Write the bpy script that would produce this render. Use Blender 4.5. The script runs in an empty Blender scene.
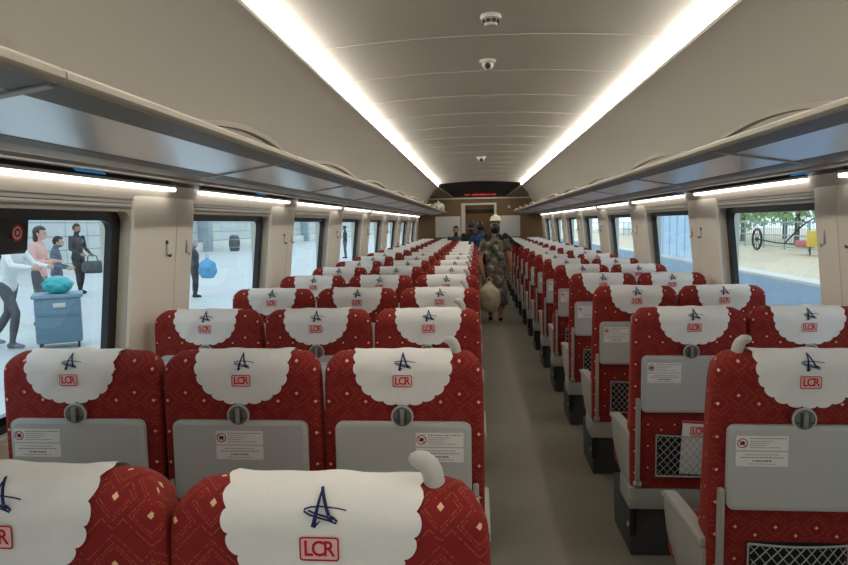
import bpy, bmesh, math, random
from mathutils import Vector, Matrix
random.seed(7)
PI = math.pi
sc = bpy.context.scene
COL = sc.collection

# ------------------------------------------------------------------ layout
CAM = (-0.0789, 0.0, 1.52)
YAW, PIT, ROL, FPX = 0.082, 0.09, 0.0165, 650.0
ROW0, RP = 0.917, 0.9636
BAY = 1.927
PIL0, PIL1 = 2.76, 3.36          # first pillar, near and far edge along the car
Y_BACK, Y_END = -8.0, 17.0
NROWS = 17
SEATX = {'L': (-1.311, -0.797, -0.302), 'R': (0.830, 1.318)}
SEATW = {'L': (1.055, 1.02, 0.99), 'R': (1.0, 1.0)}   # seat widths across a row

# ------------------------------------------------------------------ materials
def srgb(r, g, b):
    f = lambda c: (c/255/12.92) if c/255 <= 0.04045 else ((c/255+0.055)/1.055)**2.4
    return (f(r), f(g), f(b), 1.0)

def mat(name, col, rough=0.6, metal=0.0, emit=None, estr=0.0, noise=0.0, nscale=30.0, bump=0.0, spec=0.5):
    m = bpy.data.materials.new(name); m.use_nodes = True
    nt = m.node_tree; b = nt.nodes['Principled BSDF']
    b.inputs['Base Color'].default_value = col
    b.inputs['Roughness'].default_value = rough
    b.inputs['Metallic'].default_value = metal
    b.inputs['Specular IOR Level'].default_value = spec
    if emit:
        b.inputs['Emission Color'].default_value = emit
        b.inputs['Emission Strength'].default_value = estr
    if noise > 0 or bump > 0:
        tc = nt.nodes.new('ShaderNodeTexCoord'); n = nt.nodes.new('ShaderNodeTexNoise')
        n.inputs['Scale'].default_value = nscale; n.inputs['Detail'].default_value = 4
        nt.links.new(tc.outputs['Object'], n.inputs['Vector'])
        if noise > 0:
            mx = nt.nodes.new('ShaderNodeMix'); mx.data_type = 'RGBA'
            mx.inputs[6].default_value = tuple(c*(1-noise) for c in col[:3])+(1,)
            mx.inputs[7].default_value = tuple(min(1, c*(1+noise)) for c in col[:3])+(1,)
            nt.links.new(n.outputs['Fac'], mx.inputs[0]); nt.links.new(mx.outputs[2], b.inputs['Base Color'])
        if bump > 0:
            bp = nt.nodes.new('ShaderNodeBump'); bp.inputs['Strength'].default_value = bump; bp.inputs['Distance'].default_value = 0.004
            nt.links.new(n.outputs['Fac'], bp.inputs['Height']); nt.links.new(bp.outputs['Normal'], b.inputs['Normal'])
    return m

def math_node(nt, op, a, b=None, c=None):
    n = nt.nodes.new('ShaderNodeMath'); n.operation = op
    for i, v in enumerate((a, b, c)):
        if v is None: continue
        if isinstance(v, (int, float)): n.inputs[i].default_value = v
        else: nt.links.new(v, n.inputs[i])
    return n.outputs[0]

def fabric_material():
    m = bpy.data.materials.new('red_jacquard'); m.use_nodes = True
    nt = m.node_tree; b = nt.nodes['Principled BSDF']
    uv = nt.nodes.new('ShaderNodeUVMap'); uv.uv_map = 'UVMap'
    sp = nt.nodes.new('ShaderNodeSeparateXYZ'); nt.links.new(uv.outputs[0], sp.inputs[0])
    M = lambda *a: math_node(nt, *a)
    U = M('DIVIDE', sp.outputs[0], 0.113); V = M('DIVIDE', sp.outputs[1], 0.097)
    def cell(du, dv):
        a = M('ABSOLUTE', M('SUBTRACT', M('FRACT', M('ADD', U, du+50)), 0.5))
        c = M('ABSOLUTE', M('SUBTRACT', M('FRACT', M('ADD', V, dv+50)), 0.5))
        return M('ADD', M('MULTIPLY', a, 0.113), M('MULTIPLY', c, 0.097))      # metres, diamond metric
    d1, d2 = cell(0.0, 0.0), cell(0.5, 0.25)
    d = M('MINIMUM', d1, d2)
    dot = M('LESS_THAN', d, 0.0054)
    line = None
    for r, w in ((0.026, 0.0011), (0.032, 0.0011), (0.045, 0.0014)):
        l = M('LESS_THAN', M('ABSOLUTE', M('SUBTRACT', d, r)), w)
        line = l if line is None else M('MAXIMUM', line, l)
    tc = nt.nodes.new('ShaderNodeTexNoise'); tc.inputs['Scale'].default_value = 260.0
    nt.links.new(uv.outputs[0], tc.inputs['Vector'])
    line = M('MULTIPLY', line, M('GREATER_THAN', tc.outputs['Fac'], 0.47))
    big = nt.nodes.new('ShaderNodeTexNoise'); big.inputs['Scale'].default_value = 40.0
    nt.links.new(uv.outputs[0], big.inputs['Vector'])
    mb = nt.nodes.new('ShaderNodeMix'); mb.data_type = 'RGBA'
    mb.inputs[6].default_value = srgb(118, 13, 13); mb.inputs[7].default_value = srgb(140, 22, 18)
    nt.links.new(big.outputs['Fac'], mb.inputs[0])
    m1 = nt.nodes.new('ShaderNodeMix'); m1.data_type = 'RGBA'
    nt.links.new(M('MULTIPLY', line, 0.36), m1.inputs[0]); nt.links.new(mb.outputs[2], m1.inputs[6]); m1.inputs[7].default_value = srgb(196, 118, 62)
    m2 = nt.nodes.new('ShaderNodeMix'); m2.data_type = 'RGBA'
    nt.links.new(dot, m2.inputs[0]); nt.links.new(m1.outputs[2], m2.inputs[6]); m2.inputs[7].default_value = srgb(232, 190, 146)
    nt.links.new(m2.outputs[2], b.inputs['Base Color'])
    b.inputs['Roughness'].default_value = 0.85
    b.inputs['Sheen Weight'].default_value = 0.12
    b.inputs['Sheen Tint'].default_value = srgb(220, 90, 60)
    return m

def glass_material():
    m = bpy.data.materials.new('window_glass'); m.use_nodes = True
    nt = m.node_tree; nt.nodes.clear()
    o = nt.nodes.new('ShaderNodeOutputMaterial'); mix = nt.nodes.new('ShaderNodeMixShader')
    t = nt.nodes.new('ShaderNodeBsdfTransparent'); t.inputs[0].default_value = (0.78, 0.90, 0.95, 1)
    g = nt.nodes.new('ShaderNodeBsdfGlossy'); g.inputs['Roughness'].default_value = 0.02
    mix.inputs[0].default_value = 0.09
    nt.links.new(t.outputs[0], mix.inputs[1]); nt.links.new(g.outputs[0], mix.inputs[2]); nt.links.new(mix.outputs[0], o.inputs[0])
    return m

def tile_material(name, c1, c2, sx, sy, line):
    m = bpy.data.materials.new(name); m.use_nodes = True
    nt = m.node_tree; b = nt.nodes['Principled BSDF']
    tc = nt.nodes.new('ShaderNodeTexCoord'); sp = nt.nodes.new('ShaderNodeSeparateXYZ'); nt.links.new(tc.outputs['Object'], sp.inputs[0])
    M = lambda *a: math_node(nt, *a)
    a = M('FRACT', M('ADD', M('DIVIDE', sp.outputs[sx[0]], sx[1]), 100)); c = M('FRACT', M('ADD', M('DIVIDE', sp.outputs[sy[0]], sy[1]), 100))
    l = M('MAXIMUM', M('LESS_THAN', a, line), M('LESS_THAN', c, line*sx[1]/sy[1]))
    mx = nt.nodes.new('ShaderNodeMix'); mx.data_type = 'RGBA'; mx.inputs[6].default_value = c1; mx.inputs[7].default_value = c2
    nt.links.new(l, mx.inputs[0])
    n = nt.nodes.new('ShaderNodeTexNoise'); n.inputs['Scale'].default_value = 0.8; n.inputs['Detail'].default_value = 5
    nt.links.new(tc.outputs['Object'], n.inputs['Vector'])
    mm = nt.nodes.new('ShaderNodeMix'); mm.data_type = 'RGBA'; mm.blend_type = 'MULTIPLY'; mm.inputs[0].default_value = 0.25
    nt.links.new(mx.outputs[2], mm.inputs[6]); nt.links.new(n.outputs['Color'], mm.inputs[7])
    nt.links.new(mm.outputs[2], b.inputs['Base Color']); b.inputs['Roughness'].default_value = 0.5
    return m

def print_material():
    m = bpy.data.materials.new('leafy_print'); m.use_nodes = True
    nt = m.node_tree; b = nt.nodes['Principled BSDF']
    tc = nt.nodes.new('ShaderNodeTexCoord'); n = nt.nodes.new('ShaderNodeTexNoise'); n.inputs['Scale'].default_value = 11; n.inputs['Detail'].default_value = 5
    nt.links.new(tc.outputs['Object'], n.inputs['Vector'])
    r = nt.nodes.new('ShaderNodeValToRGB'); nt.links.new(n.outputs['Fac'], r.inputs[0])
    e = r.color_ramp.elements; e[0].position = 0.36; e[0].color = srgb(38, 40, 34); e[1].position = 0.66; e[1].color = srgb(176, 168, 140)
    for p, c in ((0.45, srgb(84, 88, 70)), (0.52, srgb(120, 92, 74)), (0.58, srgb(104, 116, 112))):
        x = e.new(p); x.color = c
    nt.links.new(r.outputs[0], b.inputs['Base Color']); b.inputs['Roughness'].default_value = 0.9
    return m

RED = fabric_material()
CLOTH = mat('white_cotton', srgb(236, 234, 230), 0.9, noise=0.03, nscale=60)
NAVY = mat('navy_thread', srgb(28, 34, 84), 0.8)
LOGO_RED = mat('red_thread', srgb(190, 24, 40), 0.8)
LOGO_PINK = mat('pink_thread', srgb(240, 196, 192), 0.8)
GREY = mat('grey_plastic', srgb(184, 186, 182), 0.42)
GREY2 = mat('warm_grey_plastic', srgb(156, 154, 145), 0.45)
LIGHTGREY = mat('pale_grey_plastic', srgb(190, 188, 181), 0.35)
LATCH = mat('smoked_clear_plastic', srgb(116, 118, 112), 0.2, spec=0.7)
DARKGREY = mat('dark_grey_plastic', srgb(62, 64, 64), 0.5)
BLACK = mat('black_plastic', srgb(18, 18, 19), 0.4)
NETBACK = mat('black_fabric', srgb(20, 20, 22), 0.9)
NET = mat('grey_net_cord', srgb(168, 168, 162), 0.7)
PAPER = mat('white_sticker', srgb(232, 230, 224), 0.5)
INK = mat('grey_ink', srgb(120, 120, 118), 0.6)
INKRED = mat('red_ink', srgb(170, 30, 30), 0.6)
BEIGE = mat('beige_panel', srgb(222, 214, 200), 0.45)
PILLARM = mat('pillar_panel', srgb(236, 228, 213), 0.45)
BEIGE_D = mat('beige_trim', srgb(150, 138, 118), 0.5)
CEIL = mat('ceiling_panel', srgb(196, 191, 181), 0.55)
PANEL = mat('cove_panel', srgb(196, 190, 179), 0.5)
SEAM = mat('ceiling_seam', srgb(206, 198, 182), 0.5)
FLOOR = mat('floor_vinyl', srgb(126, 119, 104), 0.5, noise=0.06, nscale=90)
WOOD = mat('brown_laminate', srgb(120, 92, 56), 0.5, noise=0.08, nscale=6)
WHITEP = mat('white_panel', srgb(214, 212, 204), 0.5)
FRIT = mat('black_window_frit', srgb(8, 9, 11), 0.25)
REVEAL = mat('pale_window_surround', srgb(206, 198, 182), 0.45)
GLASS = glass_material()
RACKMETAL = mat('brushed_aluminium', srgb(244, 246, 250), 0.28, 0.8)
RACKFRAME = mat('rack_grey', srgb(128, 126, 120), 0.45)
GUARD = mat('guard_bar', srgb(172, 164, 146), 0.5)
LIP = mat('rack_lip', srgb(190, 182, 164), 0.42)
WARM = (1.0, 0.95, 0.86, 1)
LED = mat('warm_led', (1, 1, 1, 1), 0.5, emit=WARM, estr=25.0)
LEDW = mat('white_led', (1, 1, 1, 1), 0.5, emit=(1.0, 0.96, 0.89, 1), estr=3.6)
REDLED = mat('red_led', (0.2, 0, 0, 1), 0.5, emit=(1.0, 0.06, 0.05, 1), estr=1.2)
BLUELED = mat('blue_seat_sign', srgb(30, 120, 190), 0.4, emit=(0.05, 0.32, 0.62, 1), estr=0.25)
PRINT = print_material()
PLAT = tile_material('platform_paving', srgb(200, 202, 200), srgb(186, 190, 190), (0, 1.2), (1, 1.2), 0.02)
PLAT2 = tile_material('far_platform_paving', srgb(232, 206, 172), srgb(214, 190, 160), (0, 0.8), (1, 0.8), 0.02)
WALLT = tile_material('station_wall_panels', srgb(206, 212, 208), srgb(150, 158, 160), (1, 1.6), (2, 0.6), 0.03)
BALLAST = mat('track_bed', srgb(128, 144, 162), 0.9, noise=0.2, nscale=14)

# ------------------------------------------------------------------ mesh helpers
class MB:
    def __init__(self): self.bm = bmesh.new()
    def poly(self, pts, mi=0):
        f = self.bm.faces.new([self.bm.verts.new(p) for p in pts]); f.material_index = mi; return f
    def box(self, c, s, r=0.0, mi=0, seg=2, rot=None):
        t = bmesh.new(); bmesh.ops.create_cube(t, size=1.0)
        for v in t.verts: v.co = Vector((v.co.x*s[0], v.co.y*s[1], v.co.z*s[2]))
        if r > 0: bmesh.ops.bevel(t, geom=list(t.edges), offset=r, segments=seg, profile=0.5, affect='EDGES')
        if rot: bmesh.ops.transform(t, matrix=rot, verts=t.verts)
        for v in t.verts: v.co += Vector(c)
        self.merge(t, mi)
    def merge(self, t, mi=0):
        vm = {v: self.bm.verts.new(v.co) for v in t.verts}
        for f in t.faces:
            try:
                nf = self.bm.faces.new([vm[v] for v in f.verts]); nf.material_index = mi
            except ValueError: pass
        t.free()
    def slab(self, poly, a, d, mi=0, bevel=0.0):
        """polygon (list of 3-D points, planar) extruded along vector d"""
        t = bmesh.new(); d = Vector(d)
        b0 = [t.verts.new(Vector(p)+Vector(a)) for p in poly]; b1 = [t.verts.new(v.co+d) for v in b0]
        n = len(poly); t.faces.new(b0); t.faces.new(b1[::-1])
        for i in range(n): t.faces.new((b0[i], b1[i], b1[(i+1) % n], b0[(i+1) % n]))
        bmesh.ops.recalc_face_normals(t, faces=t.faces)
        if bevel > 0: bmesh.ops.bevel(t, geom=list(t.edges), offset=bevel, segments=2, profile=0.5, affect='EDGES')
        self.merge(t, mi)
    def tube(self, pts, r, n=8, mi=0, caps=True):
        pts = [Vector(p) for p in pts]; rs = r if isinstance(r, (list, tuple)) else [r]*len(pts)
        rings = []
        prev = None
        for i, p in enumerate(pts):
            d = (pts[min(i+1, len(pts)-1)]-pts[max(i-1, 0)]).normalized()
            if prev is None:
                a = d.orthogonal().normalized()
            else:
                a = (prev-d*prev.dot(d)).normalized()
            prev = a; b = d.cross(a)
            rings.append([self.bm.verts.new(p+(a*math.cos(2*PI*k/n)+b*math.sin(2*PI*k/n))*rs[i]) for k in range(n)])
        for i in range(len(rings)-1):
            for k in range(n):
                f = self.bm.faces.new((rings[i][k], rings[i][(k+1) % n], rings[i+1][(k+1) % n], rings[i+1][k])); f.material_index = mi
        if caps:
            f = self.bm.faces.new(rings[0][::-1]); f.material_index = mi
            f = self.bm.faces.new(rings[-1]); f.material_index = mi
    def ellipsoid(self, c, s, mi=0, u=16, v=10, rot=None):
        t = bmesh.new(); bmesh.ops.create_uvsphere(t, u_segments=u, v_segments=v, radius=1.0)
        for w in t.verts: w.co = Vector((w.co.x*s[0], w.co.y*s[1], w.co.z*s[2]))
        if rot: bmesh.ops.transform(t, matrix=rot, verts=t.verts)
        for w in t.verts: w.co += Vector(c)
        self.merge(t, mi)
    def cyl(self, c, r, h, axis='Z', n=24, mi=0, bevel=0.0, r2=None):
        t = bmesh.new(); bmesh.ops.create_cone(t, cap_ends=True, segments=n, radius1=r, radius2=r if r2 is None else r2, depth=h)
        if bevel > 0:
            bmesh.ops.bevel(t, geom=[e for e in t.edges if len(e.link_faces) == 2 and any(len(f.verts) > 4 for f in e.link_faces)], offset=bevel, segments=2, profile=0.5, affect='EDGES')
        if axis == 'Y': bmesh.ops.rotate(t, verts=t.verts, cent=(0, 0, 0), matrix=Matrix.Rotation(PI/2, 3, 'X'))
        if axis == 'X': bmesh.ops.rotate(t, verts=t.verts, cent=(0, 0, 0), matrix=Matrix.Rotation(PI/2, 3, 'Y'))
        for v in t.verts: v.co += Vector(c)
        self.merge(t, mi)
    def profile(self, pts, y0, y1, mi=0, close=False, ny=1):
        """x-z polyline swept along y"""
        n = len(pts)
        rows = [[self.bm.verts.new((x, y0+(y1-y0)*j/ny, z)) for x, z in pts] for j in range(ny+1)]
        for j in range(ny):
            for i in range(n if close else n-1):
                f = self.bm.faces.new((rows[j][i], rows[j][(i+1) % n], rows[j+1][(i+1) % n], rows[j+1][i])); f.material_index = mi
        if close:
            f = self.bm.faces.new(rows[0][::-1]); f.material_index = mi
            f = self.bm.faces.new(rows[-1]); f.material_index = mi
    def mesh(self, name, mats, smooth=True, uv=False, recalc=True, angle=40):
        bm = self.bm
        if recalc: bmesh.ops.recalc_face_normals(bm, faces=bm.faces)
        if uv:
            l = bm.loops.layers.uv.new('UVMap'); bm.normal_update()
            for f in bm.faces:
                n = f.normal
                for lp in f.loops:
                    p = lp.vert.co
                    if abs(n.y) >= abs(n.x) and abs(n.y) >= abs(n.z): q = (p.x, p.z)
                    elif abs(n.x) >= abs(n.z): q = (p.y, p.z)
                    else: q = (p.x, 1.155+p.y)
                    lp[l].uv = q
        me = bpy.data.meshes.new(name); bm.to_mesh(me); bm.free()
        for m in (mats if isinstance(mats, (list, tuple)) else [mats]): me.materials.append(m)
        if smooth:
            me.polygons.foreach_set('use_smooth', [True]*len(me.polygons))
            me.set_sharp_from_angle(angle=math.radians(angle))
        return me

def link(name, me, parent=None, loc=(0, 0, 0), rot=(0, 0, 0)):
    o = bpy.data.objects.new(name, me); COL.objects.link(o)
    o.location = loc; o.rotation_euler = rot
    if parent: o.parent = parent
    return o
def empty(name, loc=(0, 0, 0), rot=(0, 0, 0)):
    o = bpy.data.objects.new(name, None); COL.objects.link(o); o.location = loc; o.rotation_euler = rot
    o.empty_display_size = 0.1
    return o
def tag(o, label, cat, group=None):
    o['label'] = label; o['category'] = cat
    if group: o['group'] = group
    return o
def struct(o, label, cat):
    o['kind'] = 'structure'; o['label'] = label; o['category'] = cat
    return o

ORD = ['first', 'second', 'third', 'fourth', 'fifth', 'sixth', 'seventh', 'eighth', 'ninth', 'tenth', 'eleventh', 'twelfth',
       'thirteenth', 'fourteenth', 'fifteenth', 'sixteenth', 'seventeenth', 'eighteenth']

# ------------------------------------------------------------------ lettering
def text_shapes(s, size, bold=0.0, spacing=1.0):
    """2-D triangles of a word, centred on the origin"""
    cu = bpy.data.curves.new('lettering', 'FONT'); cu.body = s; cu.size = size; cu.offset = bold
    cu.space_character = spacing; cu.align_x = 'CENTER'; cu.align_y = 'CENTER'; cu.resolution_u = 3
    o = bpy.data.objects.new('lettering', cu); COL.objects.link(o)
    dg = bpy.context.evaluated_depsgraph_get(); dg.update()
    me = bpy.data.meshes.new_from_object(o.evaluated_get(dg))
    vs = [(v.co.x, v.co.y) for v in me.vertices]; fs = [tuple(p.vertices) for p in me.polygons]
    bpy.data.objects.remove(o); bpy.data.curves.remove(cu); bpy.data.meshes.remove(me)
    return vs, fs
LCR_V, LCR_F = text_shapes('LCR', 0.032, 0.0006, 0.82)
def rrect(w, h, r, n=4):
    pts = []
    for cx, cy, a0 in ((w/2-r, h/2-r, 0), (-w/2+r, h/2-r, PI/2), (-w/2+r, -h/2+r, PI), (w/2-r, -h/2+r, 1.5*PI)):
        for k in range(n+1):
            a = a0+PI/2*k/n; pts.append((cx+r*math.cos(a), cy+r*math.sin(a)))
    return pts
def add_shape(mb, vs, fs, fn, mi, off):
    bv = [mb.bm.verts.new(fn(x, y, off)) for x, y in vs]
    for f in fs:
        try:
            nf = mb.bm.faces.new([bv[i] for i in f]); nf.material_index = mi
        except ValueError: pass
def ring_shape(outer, inner):
    n = len(outer); return outer+inner, [(i, (i+1) % n, n+(i+1) % n, n+i) for i in range(n)]
def logo_plate(mb, fn, w, h, cy, m_red, m_pink, off=0.0015, sc_=1.0):
    o = [(x, y+cy) for x, y in rrect(w, h, 0.005*sc_)]; i = [(x, y+cy) for x, y in rrect(w-0.0052*sc_, h-0.0052*sc_, 0.003*sc_)]
    add_shape(mb, *ring_shape(o, i), fn, m_red, off)
    # filled field as a small grid so that it follows the cloth
    n = 6
    vs = [(-(w-0.006*sc_)/2+(w-0.006*sc_)*a/n, cy-(h-0.006*sc_)/2+(h-0.006*sc_)*b/n) for b in range(n+1) for a in range(n+1)]
    fs = [(b*(n+1)+a, b*(n+1)+a+1, (b+1)*(n+1)+a+1, (b+1)*(n+1)+a) for b in range(n) for a in range(n)]
    add_shape(mb, vs, fs, fn, m_pink, off*0.8)
    add_shape(mb, [(x*sc_*0.88, y*sc_+cy) for x, y in LCR_V], LCR_F, fn, m_red, off*1.7)

# ------------------------------------------------------------------ train seat
TOPR, TOPZ, HW = 0.058, 1.139, 0.2425
def backrest_mesh():
    mb = MB(); bm = mb.bm
    levels = []
    for z, hw, yf in ((0.345, 0.234, 0.17), (0.36, 0.241, 0.18), (0.55, 0.2425, 0.165), (0.75, HW, 0.145), (0.95, HW, 0.128), (1.05, 0.241, 0.12)):
        levels.append((z, hw, 0.0, yf))
    zc = TOPZ-TOPR
    for k in range(0, 8):
        a = PI/2*k/7.6
        t = TOPR*math.cos(a)
        levels.append((zc+TOPR*math.sin(a), HW-0.004-0.055*(1-math.cos(a))**0.9, TOPR-t, TOPR+t))
    rings = []
    for z, hw, yb, yf in levels:
        t = (yf-yb)/2; rf = min(0.04, t*0.96); rb = min(0.020, t*0.96); hf = hw-0.012; ring = []
        for cx, cy, r, a0 in ((hf-rf, yf-rf, rf, 0), (-hf+rf, yf-rf, rf, PI/2), (-hw+rb, yb+rb, rb, PI), (hw-rb, yb+rb, rb, 1.5*PI)):
            for k in range(6):
                a = a0+PI/2*k/5; ring.append(bm.verts.new((cx+r*math.cos(a), cy+r*math.sin(a), z)))
        rings.append(ring)
    n = len(rings[0])
    for i in range(len(rings)-1):
        for k in range(n):
            bm.faces.new((rings[i][k], rings[i][(k+1) % n], rings[i+1][(k+1) % n], rings[i+1][k]))
    bm.faces.new(rings[0][::-1]); bm.faces.new(rings[-1])
    return mb.mesh('backrest', RED, uv=True, angle=60)
def cushion_mesh():
    mb = MB(); mb.box((0, 0.35, 0.355), (0.42, 0.40, 0.19), 0.05, seg=3)
    return mb.mesh('cushion', RED, uv=True, angle=60)
def tray_mesh():
    mb = MB(); p = rrect(0.408, 0.248, 0.022)
    mb.slab([(x, 0, y+0.814) for x, y in p], (0, -0.024, 0), (0, 0.02, 0), bevel=0.003)
    mb.slab([(x, 0, y+0.814) for x, y in rrect(0.384, 0.224, 0.016)], (0, -0.0252, 0), (0, 0.002, 0))
    return mb.mesh('tray_table', GREY)
def tray_arm_mesh():
    mb = MB(); mb.box((0, -0.012, 0.55), (0.018, 0.026, 0.40), 0.006); mb.cyl((0, -0.012, 0.365), 0.014, 0.03, 'X', 16)
    return mb.mesh('tray_arm', GREY2)
def latch_mesh():
    mb = MB(); c = (0, -0.020, 0.957)
    z = c[2]
    mb.cyl(c, 0.033, 0.012, 'Y', 28, 0, 0.003)
    vs, fs = ring_shape([(0.033*math.cos(2*PI*k/28), 0.033*math.sin(2*PI*k/28)) for k in range(28)], [(0.0285*math.cos(2*PI*k/28), 0.0285*math.sin(2*PI*k/28)) for k in range(28)])
    mb.slab([(x, 0, y+z) for x, y in [(0.0335*math.cos(2*PI*k/28), 0.0335*math.sin(2*PI*k/28)) for k in range(28)]], (0, -0.0265, 0), (0, 0.002, 0), 1)
    mb.cyl((0, -0.0275, z), 0.0285, 0.002, 'Y', 28, 0)
    mb.box((0, -0.034, z), (0.012, 0.012, 0.044), 0.003, 3)
    for q in (-1, 1): mb.box((q*0.0105, -0.030, z), (0.006, 0.003, 0.040), 0.001, 2)
    mb.box((0, -0.030, z-0.008), (0.050, 0.005, 0.004), 0.001, 2)
    return mb.mesh('tray_latch', [LATCH, LIGHTGREY, DARKGREY, mat('latch_bar', srgb(138, 138, 132), 0.3)])
def sticker_mesh(kind):
    mb = MB(); f = lambda x, y, o: (x, -0.0258-o, y)
    w, h = 0.142, 0.042
    cz = 0.888 if kind == 'no_smoking' else 0.842
    mb.slab([(x, 0, y+cz) for x, y in rrect(w, h, 0.002, 2)], (0, -0.0262, 0), (0, 0.0008, 0))
    rnd = random.Random(3 if kind == 'no_smoking' else 5)
    def bar(x0, x1, y, t, mi):
        add_shape(mb, [(x0, y-t), (x1, y-t), (x1, y+t), (x0, y+t)], [(0, 1, 2, 3)], f, mi, 0.0012)
    def words(x0, x1, y, t):
        x = x0
        while x < x1-0.002:
            l = rnd.uniform(0.003, 0.009); bar(x, min(x+l, x1), y, t, 1); x += l+0.0022
    if kind == 'no_smoking':
        n = 24; c = (-0.054, cz)
        o = [(c[0]+0.0145*math.cos(2*PI*k/n), c[1]+0.0145*math.sin(2*PI*k/n)) for k in range(n)]
        i = [(c[0]+0.0118*math.cos(2*PI*k/n), c[1]+0.0118*math.sin(2*PI*k/n)) for k in range(n)]
        add_shape(mb, *ring_shape(o, i), f, 2, 0.0014)
        add_shape(mb, [(c[0]-0.0098, c[1]+0.0078), (c[0]-0.0078, c[1]+0.0098), (c[0]+0.0098, c[1]-0.0078), (c[0]+0.0078, c[1]-0.0098)], [(0, 1, 2, 3)], f, 2, 0.0018)
        add_shape(mb, [(c[0]-0.008, c[1]-0.004), (c[0]+0.003, c[1]-0.006), (c[0]+0.008, c[1]+0.001), (c[0]+0.002, c[1]+0.007), (c[0]-0.005, c[1]+0.003)], [(0, 1, 2, 3, 4)], f, 3, 0.0011)
        words(-0.034, 0.066, cz+0.014, 0.0012)
        words(-0.034, 0.030, cz+0.0065, 0.0008); words(-0.034, 0.022, cz+0.0005, 0.0008); words(-0.034, 0.010, cz-0.0055, 0.0008); words(-0.034, 0.052, cz-0.012, 0.0008)
    else:
        words(-0.046, 0.046, cz+0.013, 0.0009); words(-0.058, 0.058, cz+0.005, 0.0013)
        words(-0.026, 0.026, cz-0.005, 0.0024); words(-0.040, 0.040, cz-0.014, 0.0009)
    return mb.mesh('notice_sticker', [PAPER, INK, INKRED, BLACK], smooth=False)
def pocket_mesh():
    mb = MB(); x0, x1, z0, z1 = -0.138, 0.138, 0.405, 0.588
    mb.box((0, -0.003, (z0+z1)/2), (x1-x0, 0.004, z1-z0), 0, 1)
    yb = lambda x, z: -0.016-0.016*math.sin(PI*(x-x0)/(x1-x0))*min(1, (z-z0)/0.05+0.2)
    nx, step = 9, (x1-x0)/9
    r = 0.0017
    h = z1-z0
    for s in (1, -1):                                   # two families of crossing cords
        for k in range(-6, 16):
            pts = []
            for j in range(13):
                z = z0+h*j/12; x = x0+step*k+s*(h*j/12)*(step*5/h)
                if x0-1e-6 <= x <= x1+1e-6: pts.append((x, yb(x, z), z))
            if len(pts) > 1: mb.tube(pts, r, 4, 0, False)
    for z, rr in ((z1, 0.0035), (z0, 0.004)):
        mb.tube([(x0+(x1-x0)*k/10, yb(x0+(x1-x0)*k/10, z)-0.001, z) for k in range(11)], rr, 6, 0)
    for x in (x0, x1): mb.tube([(x, -0.016, z0), (x, -0.016, z1)], 0.003, 6, 0)
    return mb.mesh('net_pocket', [NET, NETBACK])
def lower_panel_mesh():
    mb = MB(); mb.box((0, 0.10, 0.292), (0.492, 0.20, 0.098), 0.008)
    return mb.mesh('lower_panel', GREY2)
def pedestal_mesh():
    mb = MB()
    mb.slab([(0, 0.06, 0.0), (0, 0.40, 0.0), (0, 0.44, 0.245), (0, 0.04, 0.245)], (-0.225, 0, 0), (0.45, 0, 0), 0, 0.008)
    mb.box((-0.226, 0.03, 0.18), (0.03, 0.05, 0.13), 0.006, 1)
    mb.cyl((-0.236, 0.03, 0.165), 0.012, 0.02, 'X', 12, 2)
    return mb.mesh('pedestal', [DARKGREY, BLACK, LIGHTGREY])
def armrest_mesh():
    mb = MB()
    side = [(0, 0.02, 0.548), (0, 0.43, 0.548), (0, 0.425, 0.500), (0, 0.39, 0.43), (0, 0.24, 0.345), (0, 0.10, 0.300), (0, 0.02, 0.300)]
    mb.slab(side, (-0.014, 0, 0), (0.026, 0, 0), 0, 0.004)
    pad = [(0, 0.03, 0.548), (0, 0.03, 0.578), (0, 0.30, 0.574), (0, 0.41, 0.566), (0, 0.44, 0.552), (0, 0.437, 0.538), (0, 0.40, 0.540)]
    mb.slab(pad, (-0.022, 0, 0), (0.046, 0, 0), 1, 0.006)
    return mb.mesh('armrest', [GREY2, mat('armrest_pad', srgb(168, 166, 158), 0.45)])
def handle_mesh(s):
    mb = MB()          # horn rising from the shoulder of the backrest and curling towards the seat middle (s = direction of the curl)
    ctl = [(0, 1.085, .0168), (0, 1.115, .0168), (0, 1.138, .0165), (.0025, 1.152, .0163), (.008, 1.164, .0158), (.016, 1.171, .0148), (.025, 1.173, .0132), (.031, 1.172, .0105), (.035, 1.170, .0055)]
    pts = [(s*a, 0.050-0.25*a, z) for a, z, r in ctl]; rs = [r for a, z, r in ctl]
    mb.tube(pts, rs, 14)
    return mb.mesh('grab_handle', LIGHTGREY, angle=70)

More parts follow.
